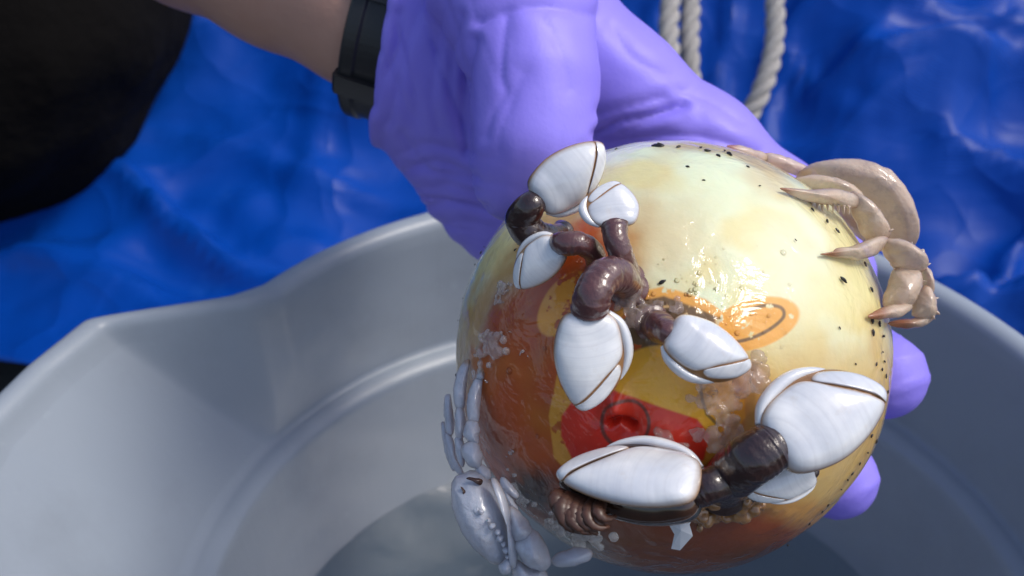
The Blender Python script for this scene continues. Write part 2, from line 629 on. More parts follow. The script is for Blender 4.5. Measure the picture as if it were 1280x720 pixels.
# ------------------------------------------------------------------ tarpaulin
CREASES = [(0.22, 0.86, 0.75, 1.22, 0.085, 0.045), (0.25, 0.74, 0.80, 0.80, 0.055, 0.028), (0.30, 0.70, 0.62, 0.60, 0.04, 0.025), (0.45, 0.95, 0.80, 1.0, 0.04, 0.025),
           (-0.35, 0.75, -0.05, 0.66, 0.010, 0.012), (-0.20, 0.95, -0.15, 0.70, 0.010, 0.012), (0.10, 1.1, 0.35, 1.0, 0.02, 0.02)]


def tarp_height(x, y):
    p = np.stack([x * 1.0, y * 1.0, np.zeros_like(x)], 1)
    z = 0.035 + 0.50 * np.clip(y - 0.60, 0, None)
    # folds that run up to the right on the right side, gentle rumples on the left
    q = np.stack([(x * 0.55 - y * 0.83) * 5.5, (x * 0.83 + y * 0.55) * 1.6, np.zeros_like(x)], 1)
    rid = 1 - np.abs(vnoise(q + 0.35 * fbm(p * 4, 5)[:, None], 21))
    z = z + 0.075 * rid ** 2.5 * smooth01(-0.25, 0.35, x)
    q2 = np.stack([(x * 0.2 + y) * 9, (x - 0.3 * y) * 3, np.zeros_like(x)], 1)
    rid2 = 1 - np.abs(vnoise(q2 + 0.4 * fbm(p * 6, 9)[:, None], 33))
    z = z + 0.030 * rid2 ** 4
    q3 = np.stack([(x * 0.75 - y * 0.66) * 16, (x * 0.66 + y * 0.75) * 5, np.zeros_like(x)], 1)
    rid3 = 1 - np.abs(vnoise(q3 + 0.5 * fbm(p * 9, 15)[:, None], 43))
    z = z + 0.020 * rid3 ** 5 * (0.4 + 0.6 * smooth01(-0.2, 0.3, x))
    # long sharp creases
    for (ax_, ay_, bx_, by_, h_, wd_) in CREASES:
        dd_ = seg_dist(np.stack([x, y], 1) + 0.006 * fbm(p * 12, 19)[:, None], (ax_, ay_), (bx_, by_))
        z = z + h_ * np.exp(-dd_ / wd_)
    z = z + 0.012 * fbm(p * 5, 3) + 0.004 * fbm(p * 22, 4, 2)
    return z


def tarp_hit(px, py):
    """march the pixel's ray to the tarp"""
    r = nrm(P(px, py, 1.0) - CAM)
    s = np.linspace(0.4, 2.2, 1800)
    q = CAM + s[:, None] * r
    d = q[:, 2] - tarp_height(q[:, 0], q[:, 1])
    return q[np.argmax(d < 0)]


nx, ny = 380, 260
u = np.linspace(-1.3, 1.5, nx); v_ = np.linspace(0, 1, ny)
X, V_ = np.meshgrid(u, v_, indexing='ij')
edge = 0.52 + 0.10 * smooth01(-0.2, -0.6, X) + 0.02 * np.sin(X * 7) + 0.008 * np.sin(X * 23)
Y = edge + V_ * (1.9 - edge)
Z = tarp_height(X.ravel(), Y.ravel()).reshape(X.shape) 
i, j = np.meshgrid(np.arange(nx - 1), np.arange(ny - 1), indexing='ij')
i = i.ravel(); j = j.ravel()
F = np.stack([i * ny + j, (i + 1) * ny + j, (i + 1) * ny + j + 1, i * ny + j + 1], 1)
tarp = mesh_obj('tarpaulin', np.stack([X, Y, Z], -1).reshape(-1, 3), F, M['tarp'])
md = tarp.modifiers.new('thickness', 'SOLIDIFY'); md.thickness = 0.0006
tag(tarp, 'crumpled blue woven tarpaulin spread behind the grey bucket', 'tarpaulin')

# ------------------------------------------------------------------ ropes
def make_rope(name, pts, R, label, group):
    root = empty(name, pts[0], label, 'rope', group)
    path = spline(pts, 420)
    L = np.r_[0, np.cumsum(np.linalg.norm(np.diff(path, axis=0), axis=1))]
    t = nrm(np.gradient(path, axis=0))
    u = nrm(np.cross(t[0], (0.2, 0.3, 0.9)))
    U = []
    for k in range(len(path)):
        u = nrm(u - t[k] * (u @ t[k])); U.append(u)
    U = np.array(U); Bv = np.cross(t, U)
    for s in range(3):
        a = L / (R * 5.6) * 2 * np.pi + s * 2 * np.pi / 3
        q = path + R * 0.50 * (np.cos(a)[:, None] * U + np.sin(a)[:, None] * Bv)
        vv, ff = tube(q, R * 0.56, 10)
        mesh_obj('strand', vv, ff, M['rope'], root)


def rope_pts(l, lift):
    return [tarp_hit(a, b) * (1 - k) + CAM * k for a, b, k in [(x, y, lift) for x, y in l]]


make_rope('rope', [P(842, -160, 0.70), P(839, -60, 0.69), P(838, 0, 0.68), P(836, 50, 0.67), P(845, 110, 0.66), P(862, 150, 0.665)],
          0.0062, 'grey twisted rope, leftmost of the two hanging side by side', 'grey twisted ropes behind the glove')
make_rope('rope', [P(866, -160, 0.71), P(865, -60, 0.70), P(864, 0, 0.69), P(862, 60, 0.68), P(866, 120, 0.68), P(878, 170, 0.675), P(905, 172, 0.67), P(935, 145, 0.67),
                   P(955, 105, 0.67), P(967, 60, 0.675), P(969, 10, 0.68), P(966, -60, 0.69), P(962, -160, 0.70)],
          0.0060, 'grey twisted rope whose loop curves up on the right behind the glove', 'grey twisted ropes behind the glove')

# ------------------------------------------------------------------ bucket
BC = np.array([0.0451, 0.2313]); RZ = CAM[2] - 0.2364; LZ = RZ - 0.0663; WZ = LZ - 0.066
RR, RL = 0.150, 0.1475


def onplane(px, py, z):
    r = P(px, py, 1.0) - CAM
    return (CAM + r * ((z - CAM[2]) / r[2]))[:2]


# plan of the rim: round, with one wide pouring lip; (step angle, rim angle, rim radius) in degrees and metres
AX = 191.0
keys = [(100, 100, RR), (120, 120, RR), (134, 135, RR), (147, 149, RR), (151.6, 153.4, 0.1555), (154.2, 163.4, 0.1902), (163, 171, 0.1945), (173, 179, 0.1995), (AX, AX, 0.2030)]
keys = keys + [(2 * AX - a_, 2 * AX - b_, c_) for a_, b_, c_ in reversed(keys[:-1])]
NA = 1440
ang = np.radians(np.linspace(-60, 300, NA, endpoint=False))
deg = np.degrees(ang)
ka = np.array([k_[0] for k_ in keys]); kb = np.array([k_[1] for k_ in keys]); kr = np.array([k_[2] for k_ in keys])
inside_ = (deg > ka[0]) & (deg < ka[-1])
# straight pieces between the key points
kx = kr * np.cos(np.radians(kb)); ky = kr * np.sin(np.radians(kb))
dense = np.linspace(ka[0], ka[-1], 1200)
dx_, dy_ = np.interp(dense, ka, kx), np.interp(dense, ka, ky)
arcm = (dense < 147) | (dense > 2 * AX - 147)
rpsi = np.interp(dense, ka, kb)
dx_ = np.where(arcm, RR * np.cos(np.radians(rpsi)), dx_); dy_ = np.where(arcm, RR * np.sin(np.radians(rpsi)), dy_)
def smoo(q, k_):
    ker_ = np.ones(2 * k_ + 1) / (2 * k_ + 1)
    return np.convolve(np.r_[np.full(k_, q[0]), q, np.full(k_, q[-1])], ker_, 'valid')
for _ in range(2):
    dx_, dy_ = smoo(dx_, 3), smoo(dy_, 3)
rx = np.where(inside_, np.interp(deg, dense, dx_), RR * np.cos(ang))
ry = np.where(inside_, np.interp(deg, dense, dy_), RR * np.sin(ang))
rr = np.hypot(rx, ry); rang = np.arctan2(ry, rx)
rows = []     # (radius array, z)
def row(base_r, z, t=0.0):
    # t: 1 on the rim, 0 on the round step
    x_ = base_r * np.cos(ang) * (1 - t) + base_r * np.cos(rang) * t
    y_ = base_r * np.sin(ang) * (1 - t) + base_r * np.sin(rang) * t
    rows.append((x_, y_, z))
def loft(ra_, rb_, t):
    # straight rulings between the step and the rim
    return (ra_ * np.cos(ang) * (1 - t) + rb_ * np.cos(rang) * t, ra_ * np.sin(ang) * (1 - t) + rb_ * np.sin(rang) * t)
# outside from the foot up to the lip
row(np.full(NA, 0.100), 0.004)
row(np.full(NA, 0.118), 0.000)
row(np.full(NA, 0.121), 0.004)
row(np.full(NA, RL + 0.002), LZ - 0.004)
row(np.full(NA, RL + 0.005), LZ + 0.003)
for t_ in (0.25, 0.5, 0.75):
    rows.append((*loft(RL + 0.005, rr + 0.003, t_), LZ + (RZ - 0.014 - LZ) * t_))
row(rr + 0.0032, RZ - 0.014, 1)
row(rr + 0.0075, RZ - 0.0138, 1)
for a_ in np.linspace(-0.1, 1.0, 9):
    th_ = a_ * math.pi
    row(rr + 0.0028 + 0.0052 * math.cos(th_), RZ - 0.0042 + 0.0048 * math.sin(th_) - (0.001 if a_ < 0 else 0), 1)
N_lip = len(rows)
for t_ in np.linspace(0.06, 1.0, 16):
    rows.append((*loft(RL - 0.0002, rr - 0.0026, 1 - t_), RZ - 0.0055 + (LZ + 0.002 - RZ + 0.0055) * t_))
# rounded step
for a_ in np.linspace(0, 1, 7)[1:]:
    th_ = a_ * math.pi * 0.5
    row(np.full(NA, RL - 0.0002 - 0.0035 * a_ - 0.0048 * math.sin(th_)), LZ + 0.002 - 0.0035 * (1 - math.cos(th_)) + 0.0002)
row(np.full(NA, RL - 0.0087), LZ - 0.005)
for t_ in np.linspace(0.05, 1, 12):
    row(np.full(NA, (RL - 0.0088) * (1 - t_) + 0.118 * t_), LZ - 0.005 + (0.008 - LZ + 0.005) * t_)
row(np.full(NA, 0.06), 0.006)
row(np.full(NA, 0.002), 0.006)
V = np.concatenate([np.stack([BC[0] + x_, BC[1] + y_, np.full(NA, z)], 1) for x_, y_, z in rows])
i, j = np.meshgrid(np.arange(len(rows) - 1), np.arange(NA), indexing='ij')
i = i.ravel(); j = j.ravel(); j2 = (j + 1) % NA
F = np.stack([i * NA + j, i * NA + j2, (i + 1) * NA + j2, (i + 1) * NA + j], 1)
bk = empty('bucket', (BC[0], BC[1], 0), 'grey plastic bucket with pouring lip and water in it', 'bucket')
lipmask = (i >= 8) & (i < N_lip)
for nm, sel in (('rim', lipmask), ('wall', ~lipmask)):
    ff = F[sel]
    us, inv = np.unique(ff, return_inverse=True)
    mesh_obj(nm, V[us], inv.reshape(ff.shape), M['bucket'], bk)
# water
n = 160
ra = np.linspace(0, 0.1388 - (LZ - WZ) * 0.098, 60)
aa = np.linspace(0, 2 * np.pi, n, endpoint=False)
A, R_ = np.meshgrid(aa, ra)
wx = BC[0] + R_ * np.cos(A); wy = BC[1] + R_ * np.sin(A)
wz = WZ + 0.0010 * fbm(np.stack([wx.ravel() * 30, wy.ravel() * 30, wx.ravel() * 0], 1), 8).reshape(wx.shape)
i, j = np.meshgrid(np.arange(59), np.arange(n), indexing='ij')
i = i.ravel(); j = j.ravel(); j2 = (j + 1) % n
F = np.stack([i * n + j, i * n + j2, (i + 1) * n + j2, (i + 1) * n + j], 1)
tag(mesh_obj('water', np.stack([wx, wy, wz], -1).reshape(-1, 3), F, M['water']), kind='structure')

# ------------------------------------------------------------------ ball
BD = 0.26
BALL = P(836, 443, BD)
BR = 0.0503


def hit(px, py, lift=0.0):
    """point on the ball (raised by lift) under a pixel of the photograph; outside the outline the nearest limb point"""
    r = nrm(P(px, py, 1.0) - CAM)
    oc = CAM - BALL
    R = BR + lift
    b = oc @ r
    disc = b * b - (oc @ oc - R * R)
    if disc <= 0:
        q = CAM - r * b
        return BALL + nrm(q - BALL) * R
    return CAM + r * (-b - math.sqrt(disc))


ax = nrm(CAM - BALL)
e1 = nrm(np.cross(ax, CU)); e1 = nrm(CX - ax * (CX @ ax)); e2 = np.cross(ax, e1)
thr = np.r_[np.linspace(0.004, math.radians(96), 330), np.linspace(math.radians(98), math.pi - 0.01, 60)]
NS = 840
sa = np.linspace(0, 2 * np.pi, NS, endpoint=False)
T_, A_ = np.meshgrid(thr, sa, indexing='ij')
dirs = (np.cos(T_)[..., None] * ax + (np.sin(T_) * np.cos(A_))[..., None] * e1 + (np.sin(T_) * np.sin(A_))[..., None] * e2).reshape(-1, 3)
bv = BALL + dirs * BR
xy = pix(bv)
front = (T_.ravel() < math.radians(92))
nz = fbm(dirs * 9, 40, 4)
nz2 = fbm(dirs * 3.2, 50, 3)
wob = np.stack([fbm(dirs * 14, 61), fbm(dirs * 14, 62)], 1)
xyw = xy + wob * 7


def soft(d, wd):
    return smooth01(wd, -wd, d)


def over(c, col, a):
    return c * (1 - a[:, None]) + np.array(col) * a[:, None]


cr = lin(226, 218, 158)
paint = np.tile(np.array(cr), (len(bv), 1))
paint = over(paint, lin(226, 236, 200), smooth01(0.0, 0.6, nz2 + 0.25))                       # pale greenish bloom
paint = over(paint, lin(196, 158, 98), smooth01(-0.2, 1.0, fbm(dirs * 3.5, 70, 3)) * 0.55)       # tan clouds
tan1 = np.exp(-((xyw[:, 0] - 830) / 75) ** 2 - ((xyw[:, 1] - 300) / 60) ** 2)
paint = over(paint, lin(212, 172, 112), tan1 * 0.5)
# yellow right side and lower right
ye = smooth01(380, 520, xyw[:, 1] + 0.15 * (xyw[:, 0] - 900))
paint = over(paint, lin(204, 160, 74), ye * 0.8)
paint = over(paint, lin(226, 228, 200), 0.8 * np.exp(-((xyw[:, 0] - 985) / 50) ** 2 - ((xyw[:, 1] - 330) / 80) ** 2))
# amber-brown stain down the left and round the bottom
st = [(735, 255), (700, 285), (655, 335), (612, 375), (586, 440), (575, 520), (570, 610), (580, 690), (650, 760), (900, 760),
      (985, 700), (1020, 655), (960, 632), (900, 620), (880, 600), (930, 560), (930, 480), (880, 420), (800, 400), (778, 360), (770, 300)]
sd_ = poly_sdf(xyw, st) if True else 0
stm = soft(sd_, 24)
amber = over(np.tile(np.array(lin(196, 80, 2)), (len(bv), 1)), lin(140, 64, 8), smooth01(-0.6, 0.9, nz2) * 0.7)
amber = over(amber, lin(206, 118, 22), smooth01(0.0, 1.0, fbm(dirs * 4, 77, 2)) * 0.6)
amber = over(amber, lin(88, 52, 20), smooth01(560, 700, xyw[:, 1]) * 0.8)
paint = paint * (1 - stm[:, None]) + amber * stm[:, None]
muck = np.exp(-((xyw[:, 0] - 668) / 34) ** 2 - ((xyw[:, 1] - 612) / 26) ** 2) + np.exp(-((xyw[:, 0] - 705) / 46) ** 2 - ((xyw[:, 1] - 672) / 24) ** 2) + 0.8 * np.exp(-((xyw[:, 0] - 915) / 60) ** 2 - ((xyw[:, 1] - 625) / 22) ** 2)
paint = over(paint, lin(34, 22, 16), np.clip(muck * (1.1 + 0.5 * nz), 0, 0.92))
halo = np.exp(-((sd_ - 14) / 16) ** 2) * (sd_ > 0)
paint = over(paint, lin(196, 140, 70), halo * 0.7)
# back of the ball
bk_ = smooth01(math.radians(80), math.radians(100), T_.ravel())
paint = over(paint, lin(198, 170, 110), bk_ * 0.7)
# worn print: plain patches of amber, mustard, red and charcoal
AMB, MUS, RED, CHA = lin(232, 162, 50), lin(246, 184, 44), lin(222, 36, 14), lin(62, 56, 44)


def ell(cx_, cy_, rx, ry, rot):
    c_, s_ = math.cos(math.radians(rot)), math.sin(math.radians(rot))
    dx, dy = xy[:, 0] - cx_, xy[:, 1] - cy_
    u_, v_2 = dx * c_ + dy * s_, -dx * s_ + dy * c_
    return (np.sqrt((u_ / rx) ** 2 + (v_2 / ry) ** 2) - 1) * min(rx, ry)


fm = front.astype(float)
worn = smooth01(0.75, 0.45, fbm(dirs * 30, 90, 4))
rightlobe = ell(942, 405, 60, 31, -17)
leftlobe = ell(706, 380, 26, 46, 35)
big = poly_sdf(xy, [(690, 520), (700, 470), (740, 430), (785, 372), (830, 362), (880, 378), (912, 402), (925, 470), (928, 520), (905, 560), (860, 590), (790, 605), (725, 600), (696, 570)]) - 4
for dd in (rightlobe, leftlobe, big):
    paint = over(paint, AMB, soft(dd, 1.6) * fm * 0.9 * worn)
top = poly_sdf(xy, [(775, 400), (790, 378), (830, 370), (868, 384), (900, 398), (885, 425), (840, 440), (786, 452)])
paint = over(paint, CHA, soft(top, 2) * fm * 0.85 * worn)
mus = ell(842, 488, 78, 56, 12)
paint = over(paint, MUS, soft(mus, 2) * fm * 0.95)
red = poly_sdf(xy, [(701, 545), (702, 520), (720, 495), (760, 483), (800, 500), (836, 512), (872, 524), (888, 545), (880, 575), (840, 592), (770, 594), (720, 584)])
paint = over(paint, RED, soft(red, 2) * fm * 0.97)
ringl = np.abs(np.hypot(xy[:, 0] - 781, xy[:, 1] - 530) - 30)
paint = over(paint, CHA, soft(ringl - 2.2, 1.3) * fm * 0.8)
stripe = poly_dist(xy, spline([(905, 430), (935, 424), (962, 412), (980, 396), (976, 384), (955, 382), (930, 390)], 40))
paint = over(paint, CHA, soft(stripe - 2.2, 1.3) * fm * 0.8 * worn)
arc = poly_dist(xy, [(876, 478), (878, 500), (884, 518), (896, 530)])
paint = over(paint, CHA, soft(arc - 2.0, 1.3) * fm * 0.75)
# shape: slightly out of round, valve dimple with a nub
rad = BR * (1 + 0.006 * nz2 + 0.0012 * nz)
dv = np.hypot(xy[:, 0] - 776, xy[:, 1] - 524)
rad = rad - fm * 0.0026 * np.exp(-(dv / 26) ** 2)
rad = rad + fm * 0.0042 * np.exp(-(np.hypot((xy[:, 0] - 772) / 15, (xy[:, 1] - 510) / 20)) ** 2)
rad = rad - fm * 0.0030 * np.exp(-(poly_dist(xy, [(762, 530), (774, 524), (790, 534)]) / 5) ** 2)
wetm = 0.25 + 0.75 * np.exp(-((xy[:, 0] - 880) / 110) ** 2 - ((xy[:, 1] - 390) / 80) ** 2) + 0.25 * stm
wetm = wetm * fm + 0.25 * (1 - fm)
bvd = BALL + dirs * rad[:, None]
nr = len(thr)
i, j = np.meshgrid(np.arange(nr - 1), np.arange(NS), indexing='ij')
i = i.ravel(); j = j.ravel(); j2 = (j + 1) % NS
F = np.stack([i * NS + j, (i + 1) * NS + j, (i + 1) * NS + j2, i * NS + j2], 1)
F = np.vstack([F])
ball = mesh_obj('ball', bvd, F, M['ball'], None, attrs={'paint': paint, 'wet': wetm})
tag(ball, 'wet stained yellowish vinyl ball with worn red and yellow print, held in violet glove', 'ball')

# ------------------------------------------------------------------ person: forearm, glove, watch, dark clothes
person = empty('person', (*P(-60, 0, 0.78)[:2], 0), 'bare forearm in violet glove with black watch, dark clothes, gripping the ball', 'person')
prim = [
    # a, b, ra, rb
    (P(510, 20, 0.332), P(572, 70, 0.332), 0.0310, 0.0305),      # wrist
    (P(572, 70, 0.332), P(655, 208, 0.346), 0.0305, 0.0275),      # heel of the hand
    (P(655, 208, 0.346), P(700, 268, 0.345), 0.0275, 0.024),
    (P(610, 30, 0.328), P(690, 60, 0.325), 0.031, 0.020),       # back of the hand
    (P(700, 200, 0.350), P(860, 320, 0.352), 0.022, 0.020),     # palm behind the ball
    (P(700, 110, 0.335), P(860, 260, 0.350), 0.020, 0.018),
    (P(640, -30, 0.286), P(668, 100, 0.274), 0.0235, 0.0150),    # thumb
    (P(668, 100, 0.274), P(664, 170, 0.272), 0.0150, 0.0134),
    (P(664, 170, 0.272), P(646, 224, 0.276), 0.0134, 0.0112),
    (P(690, 40, 0.318), P(775, 104, 0.318), 0.020, 0.0155),      # index finger over the top
    (P(775, 104, 0.318), P(880, 188, 0.320), 0.0155, 0.0150),
    (P(880, 188, 0.320), P(975, 260, 0.322), 0.0150, 0.0126),
    (P(975, 260, 0.322), P(1050, 340, 0.312), 0.0126, 0.0105),
    (P(860, 300, 0.350), P(1010, 400, 0.330), 0.0135, 0.012),    # middle finger
    (P(1010, 400, 0.330), P(1104, 470, 0.294), 0.012, 0.0116),
    (P(850, 360, 0.352), P(970, 520, 0.332), 0.013, 0.0115),     # ring finger
    (P(970, 520, 0.332), P(1045, 598, 0.297), 0.0115, 0.0113),
    (P(790, 380, 0.352), P(880, 560, 0.335), 0.012, 0.011),      # little finger
    (P(880, 560, 0.335), P(935, 630, 0.312), 0.011, 0.0098),
]
KS = [0.02, 0.02, 0.02, 0.015, 0.02, 0.015, 0.006, 0.006, 0.008, 0.008, 0.008, 0.008, 0.008, 0.006, 0.006, 0.006, 0.006, 0.006, 0.006]
CUFFP = P(497, 18, 0.332)
CUFFN = nrm(P(497 + 97, 18 + 22, 0.334) - CUFFP)


def glove_sdf(p):
    d = None
    for (a, b, ra_, rb_), kk in zip(prim, KS):
        e = cone(p, a, b, ra_, rb_)
        d = e if d is None else smin(d, e, kk)
    # keep out of the ball, open the cuff
    d = np.maximum(d, -(np.linalg.norm(p - BALL, axis=1) - BR - 0.0004))
    d = np.maximum(d, -(p - CUFFP) @ CUFFN)
    return d


pts = np.array([q for a, b, _, _ in prim for q in (a, b)])
gv, gf = surface_net(glove_sdf, pts.min(0) - 0.042, pts.max(0) + 0.042, 0.00105)
gn = vnormals(gv, gf)
for _ in range(6):                                               # relax the lattice
    acc = np.zeros_like(gv); cnt = np.zeros(len(gv))
    for k_ in range(4):
        np.add.at(acc, gf[:, k_], gv[gf[:, (k_ + 1) % 4]] + gv[gf[:, (k_ - 1) % 4]])
        np.add.at(cnt, gf[:, k_], 2)
    gv = gv * 0.4 + 0.6 * acc / cnt[:, None]
gn = vnormals(gv, gf)
gxy = pix(gv)
facing = (gn @ nrm(CAM - np.array(P(650, 150, 0.3)))) > -0.1
gz = np.linalg.norm(gv - CAM, axis=1)
disp = np.zeros(len(gv))
gw = gxy + np.stack([fbm(gv * 30, 101, 2), fbm(gv * 30, 102, 2)], 1) * 4
folds = [  # polyline, depth (m), width (px), ridge beside it
    ([(634, 20), (629, 60), (627, 95), (631, 115), (616, 140), (607, 170)], 0.0011, 8),
    ([(655, 90), (640, 125), (626, 160), (622, 190)], 0.0007, 9),
    ([(600, 28), (640, 12), (690, 8), (740, 20)], 0.0012, 8),
    ([(742, 168), (770, 150), (810, 142), (856, 128)], 0.0026, 6),
    ([(748, 140), (785, 130), (830, 118)], 0.0014, 7),
    ([(752, 178), (800, 168), (850, 165), (900, 172), (950, 190)], 0.0016, 7),
    ([(850, 110), (890, 125), (930, 150)], 0.0009, 8),
    ([(500, 20), (496, 60), (478, 100), (470, 130)], 0.0020, 7),
    ([(530, 0), (512, 50), (498, 95), (486, 150)], 0.0012, 6),
    ([(556, 0), (548, 60), (540, 120), (548, 160)], 0.0009, 7),
    ([(575, 20), (566, 70), (566, 120), (580, 160)], 0.0013, 6),
    ([(594, 50), (584, 100), (582, 150), (586, 190)], 0.0022, 6),
    ([(498, 192), (530, 180), (560, 184), (588, 196)], 0.0006, 6),
    ([(510, 212), (540, 200), (570, 208), (596, 222)], 0.0012, 5),
    ([(520, 236), (556, 230), (600, 240)], 0.0006, 6),
    ([(530, 258), (566, 252), (610, 262)], 0.0012, 5),
    ([(540, 280), (580, 276), (615, 284)], 0.0006, 6),
    ([(500, 165), (518, 195), (540, 215)], 0.0008, 5),
    ([(680, 20), (700, 60), (712, 110)], 0.0007, 12),
    ([(760, 30), (790, 70), (840, 95)], 0.0007, 10),
]
for pl, amp, wd in folds:
    dd = poly_dist(gw, spline(pl, 24))
    wave_ = 1.25 * np.exp(-np.abs(dd) / (0.75 * wd)) - 0.30 * np.exp(-((dd - 2.0 * wd) / (1.3 * wd)) ** 2)
    disp -= 0.55 * amp * wave_ * facing
disp += 0.0003 * fbm(gv * 40, 120, 2)
for fx0, fy0, ang_ in ((1128, 470, 1.2), (1068, 606, 0.9)):                 # slack film over the fingertips
    lx = (gxy[:, 0] - fx0) * math.cos(ang_) + (gxy[:, 1] - fy0) * math.sin(ang_)
    near_ = np.exp(-(np.hypot(gxy[:, 0] - fx0, gxy[:, 1] - fy0) / 45) ** 2)
    disp += near_ * 0.0007 * (1 - np.abs(vnoise(np.c_[lx / 14, gxy[:, 1] / 60, gz * 0], 133))) ** 3
hw = np.exp(-((gxy[:, 0] - 540) / 60) ** 2)
disp += hw * 0.0003 * np.sin((gxy[:, 0] * 0.9 + gxy[:, 1] * 0.25) / 7 + 3 * fbm(gv * 30, 130)) * facing
# thin stretched film: fine sharp creases that run along the hand and fan out from the web
def crease_field(ang_, long_, short_, seed_):
    ca_, sa2 = math.cos(ang_), math.sin(ang_)
    gs = gxy + np.stack([fbm(gv * 18, 161, 1), fbm(gv * 18, 162, 1)], 1) * 10
    u2 = gs[:, 0] * ca_ + gs[:, 1] * sa2; v2_ = -gs[:, 0] * sa2 + gs[:, 1] * ca_
    nn2 = vnoise(np.c_[u2 / long_, v2_ / short_, gz * 0], seed_)
    return (1 - np.abs(nn2)) ** 5
def reg(cx2, cy2, rx2, ry2):
    return np.exp(-((gxy[:, 0] - cx2) / rx2) ** 2 - ((gxy[:, 1] - cy2) / ry2) ** 2)
disp -= facing * 0.0013 * crease_field(1.25, 220, 34, 151) * reg(530, 90, 60, 90)
disp -= facing * 0.0011 * crease_field(0.25, 200, 30, 152) * reg(550, 235, 60, 60)
disp -= facing * 0.0012 * crease_field(-0.35, 220, 34, 153) * reg(800, 140, 80, 50)
disp -= facing * 0.0007 * crease_field(0.70, 240, 40, 154) * reg(880, 130, 90, 80)
disp -= facing * 0.0006 * crease_field(1.75, 260, 55, 155) * reg(665, 110, 60, 110)
# cuff bead
cd = (gv - CUFFP) @ CUFFN
disp += 0.0016 * np.exp(-((cd - 0.0015) / 0.0018) ** 2)
gv = gv + gn * disp[:, None]
bd = np.linalg.norm(gv - BALL, axis=1)
push = np.maximum(0, BR + 0.0003 - bd)
gv = gv + nrm(gv - BALL) * push[:, None]
mesh_obj('glove', gv, gf, M['glove'], person)

# forearm
arm = [(P(-300, -440, 0.44), 0.042), (P(60, -230, 0.39), 0.041), (P(252, -122, 0.36), 0.033), (P(360, -61, 0.345), 0.029), (P(470, 0, 0.335), 0.0262), (P(560, 50, 0.328), 0.0250)]
def arm_sdf(p):
    d = None
    for (a, ra_), (b, rb_) in zip(arm[:-1], arm[1:]):
        e = cone(p, a, b, ra_, rb_)
        d = e if d is None else smin(d, e, 0.01)
    return d
pp = np.array([a for a, _ in arm])
av, af = surface_net(arm_sdf, pp.min(0) - 0.05, pp.max(0) + 0.05, 0.0025)
mesh_obj('forearm', av, af, M['skin'], person)

# dark clothes: sleeve, torso and bent leg
K = P(-62, -5, 0.78)
EL = P(-300, -440, 0.44)
cl = [(EL + (P(60, -230, 0.39) - EL) * 0.4, EL, 0.052, 0.060), (EL, P(-900, -700, 0.75), 0.062, 0.085),
      (P(-900, -700, 0.75), P(-800, -300, 0.95), 0.13, 0.15), (P(-800, -300, 0.95), K, 0.15, 0.165),
      (K, np.array([K[0] - 0.05, K[1] + 0.02, 0.06]), 0.150, 0.075),
      (P(-900, -700, 0.75), P(-1100, -900, 0.95), 0.14, 0.16)]
def cl_sdf(p):
    d = None
    for a, b, ra_, rb_ in cl:
        e = cone(p, a, b, ra_, rb_)
        d = e if d is None else smin(d, e, 0.03)
    d = d + 0.020 * fbm(p * 7, 140, 3)
    return np.maximum(d, 0.004 - p[:, 2])
pp = np.array([q for a, b, _, _ in cl for q in (a, b)])
cv, cf = surface_net(cl_sdf, pp.min(0) - 0.2, pp.max(0) + 0.2, 0.012)
clothes = mesh_obj('clothing', cv, cf, M['cloth'], person)
clothes['label'] = 'dark loose clothing in deep shade'

